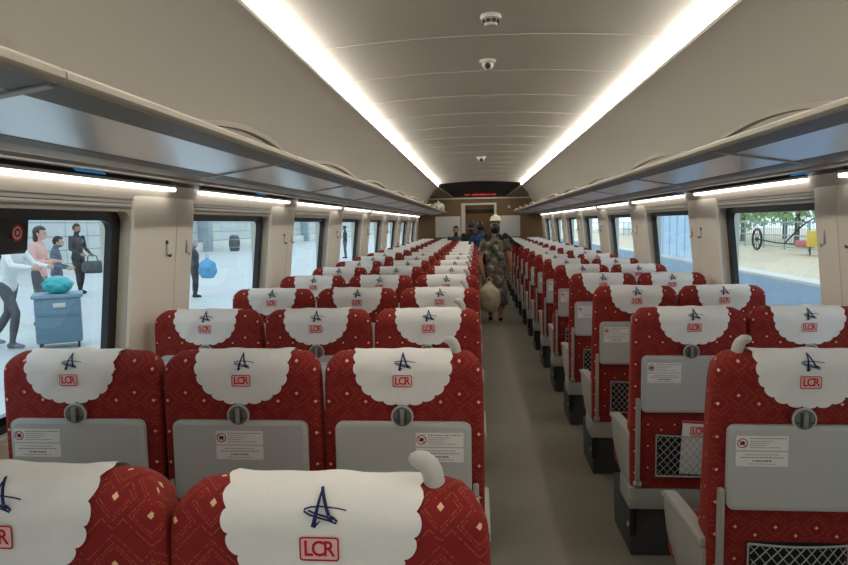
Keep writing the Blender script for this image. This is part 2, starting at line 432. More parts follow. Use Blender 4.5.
# cloth that lies over the top of the backrest: (x, s) with s the path from the ridge down the back
def over_top(x, s, off):
    R = TOPR+0.003+off; zc = TOPZ-TOPR; a = s/TOPR
    edge = max(0.0, abs(x)-0.165)
    sag = edge*edge*6.0
    if a > PI/2: return (x, TOPR-R, zc-(s-TOPR*PI/2))
    if a < -PI/2: return (x, TOPR+R+0.0, zc-(-s-TOPR*PI/2))
    return (x, TOPR-R*math.sin(a), zc+R*math.cos(a)-sag*math.cos(a))
S_TOP = TOPR*PI/2                                   # path length from ridge to the flat back
def s_of_z(z): return S_TOP+(TOPZ-TOPR-z) if z <= TOPZ-TOPR else TOPR*math.acos(max(-1, min(1, (z-(TOPZ-TOPR))/TOPR)))
def cover_mesh(seed):
    rnd = random.Random(seed); mb = MB(); ph = rnd.uniform(0, 6)
    A = 0.148; s_mid = 0.062; s_bot = s_of_z(0.982)
    wob = lambda x, s: 0.0018*math.sin(38*x+ph)*math.sin(30*s+ph*2)+0.0012*math.sin(70*x+50*s+ph)+0.0012
    fn = lambda x, s: over_top(x, s, max(0.0, wob(x, s)))
    B = s_bot-s_mid; NT, NR, NS = 132, 12, 11
    rows = []
    for i in range(NT+1):
        th = PI*i/NT
        sca = abs(math.sin(NS*th))**0.55
        ct, st = math.cos(th), math.sin(th)
        e = 2.25                                        # a slightly squared half round
        rr = (abs(ct)**e+abs(st)**e)**(-1/e)
        k = 0.945+0.055*sca
        rows.append([mb.bm.verts.new(fn(A*ct*rr*k*j/NR, s_mid+B*st*rr*k*j/NR)) for j in range(NR+1)])
    for i in range(NT):
        for j in range(NR):
            a, b, c, d = rows[i][j], rows[i][j+1], rows[i+1][j+1], rows[i+1][j]
            if j == 0: mb.bm.faces.new((a, b, c))
            else: mb.bm.faces.new((a, b, c, d))
    # part over the ridge and down the front
    NX, NY = 2*NR, 34; s_end = -0.26; g = []
    for q in range(NY+1):
        s = s_mid+(s_end-s_mid)*q/NY
        w = A*(0.945+0.06*abs(math.sin(q*PI/4.2)))+0.004*(1-math.cos(min(1, q/8)*PI))/2
        if q == 0: w = A*0.945
        g.append([mb.bm.verts.new(fn(w*(2*p/NX-1), s)) for p in range(NX+1)])
    for q in range(NY):
        for p in range(NX): mb.bm.faces.new((g[q][p], g[q][p+1], g[q+1][p+1], g[q+1][p]))
    bmesh.ops.remove_doubles(mb.bm, verts=mb.bm.verts, dist=0.0004)
    return mb.mesh('headrest_cover', CLOTH, angle=80, recalc=False)
def emblem_mesh():
    mb = MB(); fn = lambda x, y, o: over_top(x, s_of_z(1.109+y), 0.0042+o)
    k = 0.028
    def P(*pts): return [(x*k, y*k) for x, y in pts]
    def stroke(pts, w0, w1, off):
        n = len(pts); vs = []; fs = []
        for i, (x, y) in enumerate(pts):
            dx = pts[min(i+1, n-1)][0]-pts[max(i-1, 0)][0]; dy = pts[min(i+1, n-1)][1]-pts[max(i-1, 0)][1]; l = math.hypot(dx, dy)
            w = w0+(w1-w0)*i/(n-1); vs += [(x-dy/l*w, y+dx/l*w), (x+dy/l*w, y-dx/l*w)]
        for i in range(n-1): fs.append((2*i, 2*i+1, 2*i+3, 2*i+2))
        add_shape(mb, [(x*k, y*k*0.74) for x, y in vs], fs, fn, 0, off)
    lerp = lambda a, b, n: [(a[0]+(b[0]-a[0])*i/n, a[1]+(b[1]-a[1])*i/n) for i in range(n+1)]
    stroke(lerp((0.02, 1.05), (-0.30, -1.0), 8), 0.045, 0.13, 0.0)
    stroke(lerp((-0.30, -1.0), (0.06, -0.62), 4), 0.10, 0.02, 0.0003)
    stroke(lerp((-0.02, 1.05), (0.50, -0.34), 8), 0.08, 0.095, 0.0002)
    loop = [(1.40, -0.02), (1.0, 0.06), (0.5, 0.12), (0.0, 0.15), (-0.45, 0.12), (-0.78, 0.02), (-0.80, -0.12), (-0.5, -0.30), (0.0, -0.45), (0.5, -0.58), (0.88, -0.74), (0.92, -0.60), (0.72, -0.42), (0.52, -0.34)]
    stroke(loop, 0.038, 0.065, 0.0004)
    stroke([(-0.6, -0.06), (-0.2, -0.22), (0.3, -0.36), (0.72, -0.56)], 0.045, 0.07, 0.0005)
    return mb.mesh('star_emblem', NAVY, smooth=False)
def rail_logo_mesh():
    mb = MB(); logo_plate(mb, lambda x, y, o: over_top(x, s_of_z(1.058+y), 0.0042+o), 0.058, 0.036, 0.0, 0, 1)
    return mb.mesh('railway_logo', [LOGO_RED, LOGO_PINK], smooth=False)

SM = dict(backrest=backrest_mesh(), cushion=cushion_mesh(), tray_table=tray_mesh(), tray_arm=tray_arm_mesh(), tray_latch=latch_mesh(),
          no_smoking=sticker_mesh('no_smoking'), notice=sticker_mesh('notice'), net_pocket=pocket_mesh(), lower_panel=lower_panel_mesh(),
          pedestal=pedestal_mesh(), armrest=armrest_mesh())
HANDLE = {1: handle_mesh(-1), -1: handle_mesh(1)}
COVERS = [cover_mesh(s) for s in (1, 2, 3)]
EMB, RLOGO = emblem_mesh(), rail_logo_mesh()

def build_seat(wd, x, y, sticker_dx, aisle, arms, label, far):
    t = empty('train_seat', (x, y, 0)); t.scale[0] = wd; tag(t, label, 'seat', 'red train seats in rows')
    link('backrest', SM['backrest'], t); link('cushion', SM['cushion'], t)
    tr = link('tray_table', SM['tray_table'], t)
    if not far:
        link('notice_sticker', SM['no_smoking'], tr, (sticker_dx, 0, 0)); link('notice_sticker', SM['notice'], tr, (sticker_dx, 0, 0))
        link('tray_latch', SM['tray_latch'], t)
        link('net_pocket', SM['net_pocket'], t)
    for s in (-1, 1): link('tray_arm', SM['tray_arm'], t, (s*0.216, 0, 0))
    link('lower_panel', SM['lower_panel'], t); link('pedestal', SM['pedestal'], t)
    for s in arms: link('armrest', SM['armrest'], t, (s*(0.237 if aisle == s or len(arms) == 1 and aisle == 0 and far is None else 0.226), 0, 0))
    if aisle: link('grab_handle', HANDLE[aisle], t, (aisle*0.158, 0, 0))
    return t
COVER_DX = {2: -0.006, 3: -0.026, 4: 0.006, 5: 0.0, 51: 0.022, 52: 0.012, 53: 0.016}
def build_cover(x, y, label, far, i):
    o = link('headrest_cover', COVERS[i % 3], None, (x+COVER_DX.get(i, random.uniform(-0.008, 0.008)), y, 0.0005), (0, random.uniform(-0.02, 0.02) if i % 3 else 0, 0))
    # turn about the ridge, not about the floor
    if o.rotation_euler[1]: o.location.x -= 1.1*math.sin(o.rotation_euler[1]); o.location.z += 1.1*(1-math.cos(o.rotation_euler[1]))
    tag(o, label, 'headrest cover', 'white headrest covers')
    if not far:
        link('star_emblem', EMB, o); link('railway_logo', RLOGO, o)
    return o
PLACE = {'L': ('window', 'middle', 'aisle'), 'R': ('aisle', 'window')}
n_ = 0
for side, word in (('L', 'three-seat side'), ('R', 'two-seat side')):
    for k in range(NROWS):
        if side == 'R' and k == 0: continue
        for j, x in enumerate(SEATX[side]):
            y = ROW0+RP*k-(0.031 if k == 0 else 0); far = k >= 9
            pl = PLACE[side][j]
            idx = k if side == 'L' else k-1
            if side == 'L': dx = (-0.122, 0.0, 0.110)[j]; aisle = 1 if j == 2 else 0; arms = ((-1,), (-1,), (-1, 1))[j]
            else: dx = -0.112; aisle = -1 if j == 0 and k == 1 else 0; arms = ((-1,), (-1, 1))[j]
            extra = ''
            if side == 'R' and j == 0 and idx in (1, 2): extra = ' with leaflet in its net'
            lift = 1.0
            if side == 'L' and k == 0 and j == 1: x += 0.011; y -= 0.012; lift = 1.011
            build_seat(SEATW[side][j], x, y, dx, aisle, arms, f'red diamond-patterned {pl} seat{extra}, {word}, {ORD[idx]} row from the nearest', far).scale[2] = lift
            build_cover(x, y, f'white scalloped cloth on the {pl} seat, {word}, {ORD[idx]} row from the nearest', far, n_).location[2] += 1.139*(lift-1); n_ += 1

# leaflets stuck into two net pockets
def leaflet(x, y, rotz, label):
    mb = MB()
    mb.box((0, 0, 0), (0.135, 0.004, 0.235), 0.001, 0)
    add_shape(mb, [(-0.0675, 0.108), (0.0675, 0.108), (0.0675, 0.1175), (-0.0675, 0.1175)], [(0, 1, 2, 3)], lambda a, b, o: (a, -0.0022-o, b), 1, 0.0004)
    logo_plate(mb, lambda a, b, o: (a, -0.0022-o, b+0.075), 0.07, 0.04, 0, 1, 2, 0.0008, 1.2)
    o = link('leaflet', mb.mesh('leaflet', [PAPER, LOGO_RED, LOGO_PINK], smooth=False), None, (x, y, 0.532), (0, rotz, 0))
    tag(o, label, 'leaflet')
leaflet(SEATX['R'][0]+0.035, ROW0+2*RP-0.0145, 0.05, 'white leaflet with red top edge upright in the mesh net of an aisle seat')
leaflet(SEATX['R'][0]+0.10, ROW0+3*RP-0.0145, -0.28, 'tilted white leaflet leaning in the net of the aisle seat one row further')

# ------------------------------------------------------------------ car shell
def wall_x(z):                                       # inner face leans inwards above seat height
    return 1.69 if z <= 0.60 else 1.69-0.105*(z-0.60)
Z_SILL, Z_TOP = 0.80, 1.648
ZG0, ZG1 = 0.88, 1.556
mb = MB(); mb.box((0, (Y_BACK+Y_END)/2, -0.03), (3.6, Y_END-Y_BACK, 0.06))
struct(link('floor', mb.mesh('floor', FLOOR)), 'brown grey vinyl floor of the aisle', 'floor')
for s, nm in ((-1, 'left'), (1, 'right')):
    wd = 'three-seat side' if s < 0 else 'two-seat side'
    mb = MB()
    # sill wall below the windows and header band above them, each a closed strip
    mb.profile([(s*1.69, 0), (s*1.69, 0.60), (s*wall_x(Z_SILL), Z_SILL), (s*(wall_x(Z_SILL)+0.10), Z_SILL), (s*1.80, 0)], Y_BACK, Y_END, 0, True)
    mb.profile([(s*wall_x(Z_TOP), Z_TOP), (s*1.572, 1.665), (s*1.560, 1.69), (s*1.545, 1.722), (s*1.75, 1.73), (s*1.75, Z_TOP)], Y_BACK, Y_END, 0, True)
    struct(link('wall_'+nm, mb.mesh('wall', BEIGE, angle=30)), f'beige side wall below and above the windows, {wd}', 'wall')
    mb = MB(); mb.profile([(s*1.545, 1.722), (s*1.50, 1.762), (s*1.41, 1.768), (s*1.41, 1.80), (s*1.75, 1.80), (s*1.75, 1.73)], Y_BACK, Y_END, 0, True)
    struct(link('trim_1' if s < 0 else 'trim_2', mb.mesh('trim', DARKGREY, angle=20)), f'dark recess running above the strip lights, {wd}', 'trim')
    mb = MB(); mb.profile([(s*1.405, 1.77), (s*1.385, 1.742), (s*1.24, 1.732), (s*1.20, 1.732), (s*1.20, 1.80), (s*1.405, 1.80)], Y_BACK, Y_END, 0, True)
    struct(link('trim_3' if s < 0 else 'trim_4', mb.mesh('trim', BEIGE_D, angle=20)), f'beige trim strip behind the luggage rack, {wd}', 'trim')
    # concave side panel from the rack up to the light cove
    pts = [(s*1.45, 1.74), (s*1.42, 1.86), (s*1.385, 1.98), (s*1.33, 2.10), (s*1.26, 2.21), (s*1.18, 2.30), (s*1.10, 2.37), (s*1.04, 2.405), (s*1.015, 2.412), (s*1.012, 2.43), (s*1.03, 2.44)]
    out = [(s*1.09, 2.50), (s*1.50, 2.30), (s*1.62, 1.74)]
    mb = MB(); mb.profile(pts+out, Y_BACK, Y_END, 0, True)
    struct(link('wall_upper_'+nm, mb.mesh('panel', PANEL, angle=35)), f'curved beige panel between luggage rack and ceiling, {wd}', 'wall panel')
# ceiling
def ceil_z(x): return 2.545-0.055*(abs(x)/1.03)**2.2
mb = MB(); xs = [i/20*1.06 for i in range(-20, 21)]
mb.profile([(x, ceil_z(x)) for x in xs]+[(1.06, 2.62), (-1.06, 2.62)], Y_BACK, Y_END, 0, True)
struct(link('ceiling', mb.mesh('ceiling', CEIL, angle=30)), 'arched beige grey ceiling between the two light coves', 'ceiling')
tn = 5
yk = 0.33-0.84*2
while yk < 16:
    mb = MB(); mb.profile([(x, ceil_z(x)-0.0025) for x in xs if abs(x) < 0.99]+[(x, ceil_z(x)+0.004) for x in xs[::-1] if abs(x) < 0.99], yk-0.004, yk+0.004, 0, True)
    struct(link(f'trim_{tn}', mb.mesh('seam', SEAM, angle=30)), 'thin pale seam strip across the ceiling', 'ceiling seam'); tn += 1
    yk += 0.84
# cove lights
for s in (-1, 1):
    t = empty('cove_light', (s*1.03, 0, 2.45))
    tag(t, f'long glowing warm strip light along the ceiling edge, {"three-seat" if s < 0 else "two-seat"} side', 'ceiling light', 'ceiling cove lights')
    mb = MB(); mb.profile([(-s*0.016, -0.014), (-s*0.016, 0.026), (-s*0.002, 0.028), (-s*0.002, -0.014)], Y_BACK+0.1, 16.2, 0, True)
    link('diffuser', mb.mesh('diffuser', LED, smooth=False), t)
    mb = MB(); mb.profile([(s*0.0, -0.012), (s*0.0, 0.038), (s*0.02, 0.038), (s*0.02, -0.012)], Y_BACK+0.1, 16.2, 0, True)
    link('housing', mb.mesh('housing', LIGHTGREY, smooth=False), t)

# pillars with coat hooks
def pillar_mesh(s):
    mb = MB(); y0, y1, seam = PIL0, PIL1, 3.135
    zt = 1.665
    for a, b, mi in ((y0, seam-0.003, 0), (seam+0.003, y1, 0)):
        n = 9; levels = []
        for z in (0.62, 0.8, 1.0, 1.2, 1.4, 1.5, 1.56, 1.61, 1.64, zt): levels.append(z)
        rows = []
        for z in levels:
            row = []
            for k in range(n):
                t = k/(n-1); y = a+(b-a)*t
                u = (y-y0)/(y1-y0)
                bulge = 0.004+0.026*math.sin(PI*min(1, max(0, u*0.94+0.03)))**0.6
                # shoulders round off towards the top
                rise = max(0, (z-1.56)/0.105)
                bulge *= 1-0.6*rise**2
                row.append(mb.bm.verts.new((s*(wall_x(z)-bulge), y, z)))
            rows.append(row)
        for i in range(len(rows)-1):
            for k in range(n-1): mb.bm.faces.new((rows[i][k], rows[i][k+1], rows[i+1][k+1], rows[i+1][k]))
        back = [[mb.bm.verts.new((s*1.74, y, z)) for y in (a, b)] for z in (0.62, zt)]
        # sides
        for kk, q in ((0, 0), (n-1, 1)):
            loop = [r[kk] for r in rows]+[back[1][q], back[0][q]]
            mb.bm.faces.new(loop)
        mb.bm.faces.new([v for v in rows[-1]]+[back[1][1], back[1][0]]); mb.bm.faces.new(rows[0]+[back[0][1], back[0][0]])
    me = mb.mesh('pillar', PILLARM, angle=50)
    mb = MB()
    yh, z = 3.03, 1.425
    x = wall_x(z)-0.034
    mb.box((s*x, yh, z+0.026), (0.014, 0.014, 0.020), 0.004, 1)
    mb.box((s*x, yh, z-0.004), (0.008, 0.010, 0.075), 0.003)
    mb.tube([(s*(x-0.002), yh, z-0.034), (s*(x-0.014), yh, z-0.042), (s*(x-0.018), yh, z-0.030)], 0.005, 8, 1)
    h = mb.mesh('coat_hook', [LIGHTGREY, DARKGREY])
    mb = MB(); yh = 3.262; x = wall_x(z)-0.020
    mb.box((s*x, yh, z), (0.014, 0.014, 0.07), 0.004); mb.tube([(s*(x-0.002), yh, z-0.03), (s*(x-0.018), yh, z-0.045), (s*(x-0.022), yh, z-0.03)], 0.004, 8)
    return me, h, mb.mesh('coat_hook', GREY2)
for s in (-1, 1):
    pm, hm, hm2 = pillar_mesh(s)
    for k in range(-5, 8):
        p = link('pillar', pm, None, (0, BAY*k, 0))
        struct(p, 'beige wall pillar with coat hooks between two windows', 'pillar')
        link('coat_hook', hm, p); link('coat_hook', hm2, p)

# windows
def window_parts(s):
    y0, y1 = PIL1-BAY, PIL0                       # opening between two pillars
    g = 0.072
    def P(d, y, z): return (s*(wall_x(z)+d), y, z)
    def ring(mb, ya, yb, za, zb, ia, ib, iza, izb, d, r=0.05, mi=0, th=0.012):
        oy = [((ya+yb)/2+a, (za+zb)/2+b) for a, b in rrect(yb-ya, zb-za, 0.004 if r > 0.03 else r*0.5, 5)]
        iy = [((ia+ib)/2+a, (iza+izb)/2+b) for a, b in rrect(ib-ia, izb-iza, r, 5)]
        n = len(oy); L = []
        for lst, dd in ((oy, d), (iy, d), (iy, d+th), (oy, d+th)): L.append([mb.bm.verts.new(P(dd, y, z)) for y, z in lst])
        for q in range(4):
            A, B = L[q], L[(q+1) % 4]
            for i in range(n):
                f = mb.bm.faces.new((A[i], A[(i+1) % n], B[(i+1) % n], B[i])); f.material_index = mi
    mb = MB()                                      # pale plastic surround, flush with the wall, reaching back to the glass
    ring(mb, y0-0.02, y1+0.02, Z_SILL-0.01, 1.612, y0+0.006, y1-0.006, Z_SILL+0.02, 1.594, 0.006, 0.05, 0, 0.056)
    sur = mb.mesh('surround', REVEAL, angle=35)
    mb = MB()
    ring(mb, y0+0.0, y1-0.0, Z_SILL, 1.603, y0+g, y1-g, ZG0, ZG1, 0.050, 0.05, 0, 0.03)
    fr = mb.mesh('window_frame', FRIT, angle=35)
    mb = MB(); mb.poly([P(0.078, y0+0.02, ZG0-0.05), P(0.078, y1-0.02, ZG0-0.05), P(0.078, y1-0.02, ZG1+0.03), P(0.078, y0+0.02, ZG1+0.03)])
    pane = mb.mesh('pane', GLASS, smooth=False)
    mb = MB(); mb.slab([(s*1.588, y0+0.002, 1.630), (s*1.584, y0+0.002, 1.649), (s*1.65, y0+0.002, 1.649), (s*1.65, y0+0.002, 1.630)], (0, 0, 0), (0, y1-y0-0.004, 0), 0, 0.003)
    mb.slab([(s*1.592, y0+0.002, 1.606), (s*1.584, y0+0.002, 1.612), (s*1.582, y0+0.002, 1.626), (s*1.65, y0+0.002, 1.628), (s*1.65, y0+0.002, 1.606)], (0, 0, 0), (0, y1-y0-0.004, 0), 0, 0.003)
    return sur, fr, pane, mb.mesh('shade_housing', LIGHTGREY, angle=30)
wn = 1
for s in (-1, 1):
    sur, fr, pane, shade = window_parts(s)
    for k in range(-4, 8):
        y = BAY*k
        w = link(f'window_{wn}', fr, None, (0, y, 0)); wn += 1
        struct(w, 'train window with black border and pale surround', 'window')
        link('surround', sur, w); link('pane', pane, w); link('shade_housing', shade, w)
        if s < 0 and k == 0:
            z = 1.512; x = -(wall_x(z)+0.055)
            mb = MB(); mb.slab([(-(wall_x(1.585)+0.058), 2.03, 1.585), (-(wall_x(1.585)+0.058), 2.175, 1.585), (-(wall_x(1.44)+0.058), 2.175, 1.455), (-(wall_x(1.44)+0.058), 2.16, 1.44), (-(wall_x(1.44)+0.058), 2.03, 1.44)], (0, 0, 0), (-0.006, 0, 0))
            mk = link('break_point_mark', mb.mesh('break_point_mark', BLACK), w, (0, -y, 0))
            mb = MB()
            n = 28
            for r0, r1, mi, off in ((0.030, 0.022, 0, 0.0), (0.022, 0.0, 1, 0.0002), (0.016, 0.008, 0, 0.0006)):
                o = [(r0*math.cos(2*PI*i/n), r0*math.sin(2*PI*i/n)) for i in range(n)]; q = [(max(r1, 1e-4)*math.cos(2*PI*i/n), max(r1, 1e-4)*math.sin(2*PI*i/n)) for i in range(n)]
                add_shape(mb, *ring_shape(o, q), lambda a, b, of: (-(wall_x(z+b)+0.0565-of), 2.118+a, z+b), mi, off)
            link('target_ring', mb.mesh('target_ring', [INKRED, LOGO_PINK], smooth=False), mk)

# strip lights above the windows
G0 = 3.2124
mb = MB(); L_ = BAY-0.318
mb.box((0, 0, 0), (0.030, L_, 0.020), 0.008)
strip_tube = mb.mesh('diffuser', LEDW)
mb = MB(); mb.box((0, 0, 0.014), (0.036, L_-0.01, 0.012), 0.002)
strip_back = mb.mesh('mount', LIGHTGREY)
for s in (-1, 1):
    for k in range(-1, 7):
        t = empty('strip_light', (s*1.532, G0+BAY*k+BAY/2, 1.703))
        tag(t, f'glowing strip light above the {ORD[k+1]} window from the nearest, {"three-seat" if s < 0 else "two-seat"} side', 'wall light', 'strip lights above the windows')
        link('diffuser', strip_tube, t); link('mount', strip_back, t)
    # seat number signs beside them
    for k in range(-1, 7):
        for q, yy in enumerate((0.95, )):
            y = 2.33+BAY*k if s < 0 else 3.36+BAY*k
            mb = MB(); rot = Matrix.Rotation(-s*0.75, 3, 'Y')
            mb.box((0, 0, 0), (0.034, 0.19, 0.004), 0.001, 0)
            for a in range(5): mb.box((random.uniform(-0.004, 0.004), -0.06+0.03*a, -0.003), (0.014, 0.012, 0.002), 0, 1)
            o = link('seat_number_sign', mb.mesh('seat_number_sign', [BLUELED, PAPER], smooth=False), None, (s*1.513, y, 1.741), (0, -s*0.72, 0))
            tag(o, f'small blue seat number sign by the {ORD[k+1]} strip light from the nearest, {"three-seat" if s < 0 else "two-seat"} side', 'sign', 'blue seat number signs')

# luggage racks, one module per joint
def rack_parts(s):
    L = 1.53
    mb = MB(); mb.profile([(s*0.834, 1.789), (s*0.826, 1.796), (s*0.826, 1.808), (s*0.836, 1.816), (s*0.850, 1.816), (s*0.852, 1.795), (s*0.845, 1.787)], 0.003, L-0.003, 0, True)
    rail = mb.mesh('front_rail', LIP, angle=35)
    mb = MB()
    mb.profile([(s*0.842, 1.788), (s*0.93, 1.775), (s*0.93, 1.79), (s*0.852, 1.80)], 0.003, L-0.003, 0, True)
    mb.profile([(s*1.16, 1.739), (s*1.205, 1.731), (s*1.205, 1.752), (s*1.16, 1.752)], 0.003, L-0.003, 0, True)
    fr = mb.mesh('shelf_frame', RACKFRAME, angle=20)
    mb = MB(); mb.profile([(s*0.93, 1.777), (s*1.16, 1.7405), (s*1.16, 1.752), (s*0.93, 1.789)], 0.01, L-0.01, 0, True)
    pan = mb.mesh('shelf_panel', RACKMETAL, smooth=False)
    mb = MB(); mb.profile([(s*0.86, 1.782), (s*1.20, 1.729), (s*1.20, 1.752), (s*0.86, 1.80)], -0.012, 0.012, 0, True)
    bar = mb.mesh('cross_bar', LIGHTGREY, smooth=False)
    # curved luggage guard standing on the rail
    guards = []
    for a, b in ((0.31, 1.49), (0.62, 1.50)):
      mb = MB(); h = 0.047
      prof = []
      for k in range(25):
          t = k/24; prof.append((a+(b-a)*t, 1.812+h*math.sin(PI*t)**0.7))
      for i in range(24):
          (y0, z0), (y1, z1) = prof[i], prof[i+1]
          q = [[(s*xx, y, z+dz) for xx, dz in ((0.845, 0.0), (0.845, -0.018), (0.870, -0.018), (0.870, 0.0))] for y, z in ((y0, z0), (y1, z1))]
          va = [mb.bm.verts.new(p) for p in q[0]]; vb = [mb.bm.verts.new(p) for p in q[1]]
          for e in range(4): mb.bm.faces.new((va[e], va[(e+1) % 4], vb[(e+1) % 4], vb[e]))
          if i == 0: mb.bm.faces.new(va[::-1])
          if i == 23: mb.bm.faces.new(vb)
      bmesh.ops.remove_doubles(mb.bm, verts=mb.bm.verts, dist=0.0003)
      guards.append(mb.mesh('curved_guard', GUARD, angle=30))
    return rail, fr, pan, bar, guards
for s in (-1, 1):
    parts = rack_parts(s)
    for k in range(-1, 11):
        y = 1.165+1.53*k
        if y > 16.0: break
        t = empty('luggage_rack', (0, y, 0))
        tag(t, f'{ORD[max(0, k+1)]} luggage rack section from the nearest, grey framed shiny shelf, {"three-seat" if s < 0 else "two-seat"} side', 'luggage rack', 'luggage rack sections')
        for n, me in zip(('front_rail', 'shelf_frame', 'shelf_panel', 'cross_bar', 'curved_guard'), parts[:4]+(parts[4][1 if k < 1 else 0],)): link(n, me, t)
mb = MB(); mb.ellipsoid((0, 0, 0.12), (0.16, 0.20, 0.12)); mb.tube([(0, -0.08, 0.22), (0, 0, 0.29), (0, 0.08, 0.22)], 0.012, 8)
o = link('travel_bag', mb.mesh('travel_bag', WHITEP), None, (-1.02, 16.1, 1.80)); tag(o, 'pale bag lying on the luggage rack by the end wall', 'bag')

# ceiling devices
def smoke_detector(y, label):
    t = empty('smoke_detector', (0.0, y, ceil_z(0))); tag(t, label, 'smoke detector')
    mb = MB(); mb.cyl((0, 0, -0.012), 0.052, 0.024, n=32, bevel=0.006); link('base', mb.mesh('base', LIGHTGREY), t)
    mb = MB(); mb.cyl((0, 0, -0.038), 0.030, 0.032, n=24, bevel=0.004, r2=0.040); link('chamber', mb.mesh('chamber', LIGHTGREY), t)
    mb = MB()
    for a in range(8):
        th = a*PI/4+PI/8; mb.box((0.038*math.cos(th), 0.038*math.sin(th), -0.036), (0.010, 0.020, 0.016), 0.001, rot=Matrix.Rotation(th, 3, 'Z'))
    link('vent_slot', mb.mesh('vent_slot', BLACK), t)
def dome_camera(y, r, label):
    t = empty('dome_camera', (0.0, y, ceil_z(0))); tag(t, label, 'security camera')
    mb = MB(); mb.cyl((0, 0, -0.010), r, 0.022, n=32, bevel=0.005); link('base', mb.mesh('base', LIGHTGREY), t)
    mb = MB(); mb.ellipsoid((0, 0, -0.022), (r*0.74, r*0.74, r*0.82), u=24, v=16); link('dome', mb.mesh('dome', LIGHTGREY), t)
    mb = MB(); mb.ellipsoid((0, -r*0.36, -0.022-r*0.30), (r*0.42, r*0.45, r*0.42)); link('lens', mb.mesh('lens', BLACK), t)
smoke_detector(3.34, 'white round smoke detector on the ceiling, nearest of the ceiling devices')
dome_camera(4.24, 0.052, 'white dome camera just beyond the smoke detector on the ceiling')
dome_camera(10.3, 0.075, 'small white dome camera far down the ceiling')

# ------------------------------------------------------------------ end wall
DX0, DX1, DZ = -0.375, 0.375, 1.985
mb = MB()
mb.box(((-1.72+DX0-0.08)/2, Y_END+0.05, 1.30), (1.72+DX0-0.08, 0.10, 2.6))
mb.box(((1.72+DX1+0.08)/2, Y_END+0.05, 1.30), (1.72-DX1-0.08, 0.10, 2.6))
mb.box((0, Y_END+0.05, (DZ+0.06+2.6)/2), (DX1-DX0+0.16, 0.10, 2.6-DZ-0.06))
struct(link('wall_end', mb.mesh('wall_end', WOOD)), 'brown end wall around the doorway', 'wall')
mb = MB()
mb.slab([(DX0-0.10, 0, 0), (DX0, 0, 0), (DX0, 0, DZ), (DX1, 0, DZ), (DX1, 0, 0), (DX1+0.06, 0, 0), (DX1+0.06, 0, DZ+0.05), (DX0-0.10, 0, DZ+0.05)], (0, Y_END-0.03, 0), (0, 0.14, 0))
d = struct(link('door_1', mb.mesh('door_frame', WHITEP, angle=20)), 'open doorway with pale frame in the end wall', 'door')
mb = MB(); mb.box((0, Y_END-0.02, 2.155), (2.6, 0.06, 0.035), 0.004)
struct(link(f'trim_{tn}', mb.mesh('beam', BEIGE)), 'pale beam across the end wall above the door', 'trim'); tn += 1
# vestibule beyond the door
mb = MB(); mb.box((0, 18.0, -0.03), (1.6, 1.8, 0.06)); struct(link('floor_vestibule', mb.mesh('floor', FLOOR)), 'dark floor beyond the doorway', 'floor')
mb = MB(); mb.box((0, 18.95, 1.15), (1.8, 0.06, 2.3)); struct(link('wall_vestibule', mb.mesh('wall', WOOD)), 'brown wall beyond the doorway', 'wall')
mb = MB(); mb.box((0, 18.0, 2.28), (1.8, 1.9, 0.06)); struct(link('ceiling_vestibule', mb.mesh('ceiling', BEIGE_D)), 'ceiling beyond the doorway', 'ceiling')
for s, nm in ((-1, 'left'), (1, 'right')):
    mb = MB(); mb.box((s*0.85, 18.0, 1.15), (0.06, 1.8, 2.3)); struct(link('wall_vestibule_'+nm, mb.mesh('wall', DARKGREY)), 'dark side wall beyond the doorway', 'wall')
mb = MB(); mb.box((0, 18.9, 1.86), (1.2, 0.03, 0.10)); struct(link(f'trim_{tn}', mb.mesh('trim', BLACK)), 'black band on the wall beyond the doorway', 'trim'); tn += 1
for a, b, z0, z1, lab in ((-1.15, -0.50, 1.16, 1.70, 'white panel on the end wall beside the doorway, three-seat side'), (0.45, 1.04, 1.16, 1.70, 'white panel on the end wall beside the doorway, two-seat side')):
    mb = MB(); mb.box(((a+b)/2, Y_END-0.008, (z0+z1)/2), (b-a, 0.016, z1-z0), 0.003)
    o = link('notice_board', mb.mesh('notice_board', WHITEP)); tag(o, lab, 'notice board', 'white panels on the end wall')
mb = MB(); mb.cyl((0.757, Y_END-0.02, 1.92), 0.04, 0.04, 'Y', 20, bevel=0.006)
tag(link('wall_speaker', mb.mesh('wall_speaker', WHITEP)), 'small round white device on brown wall above the panel', 'wall device')
# black destination display over the door: sloping panel
t = empty('destination_display', (0, 16.25, 2.46)); tag(t, 'black curved display panel with red lettering above the end door', 'display')
mb = MB(); nn = 20; va, vb, vc, vd = [], [], [], []
for i in range(nn+1):
    u = i/nn*2-1
    va.append(mb.bm.verts.new((u*0.99, 16.22-16.25, ceil_z(u*0.99)-2.46-0.002)))
    vb.append(mb.bm.verts.new((u*0.66, 16.93-16.25, 2.195-2.46)))
    vc.append(mb.bm.verts.new((u*0.66, 16.97-16.25, 2.22-2.46)))
    vd.append(mb.bm.verts.new((u*0.99, 16.30-16.25, ceil_z(u*0.99)-2.46-0.002)))
for A, B in ((va, vb), (vb, vc), (vc, vd), (vd, va)):
    for i in range(nn): mb.bm.faces.new((A[i], A[i+1], B[i+1], B[i]))
mb.bm.faces.new((va[0], vb[0], vc[0], vd[0])); mb.bm.faces.new((va[-1], vb[-1], vc[-1], vd[-1]))
link('panel', mb.mesh('panel', BLACK, angle=30), t)
mb = MB(); rnd = random.Random(4); x = -0.36
while x < 0.40:                                       # dotted row of red characters
    for q in range(3):
        if rnd.random() < 0.75: mb.box((x, 16.80-16.25, 2.25-2.46+0.018*(q-1)), (rnd.choice((0.014, 0.022, 0.03)), 0.004, 0.009), 0, 0)
    x += 0.036
link('lettering', mb.mesh('lettering', REDLED, smooth=False), t)
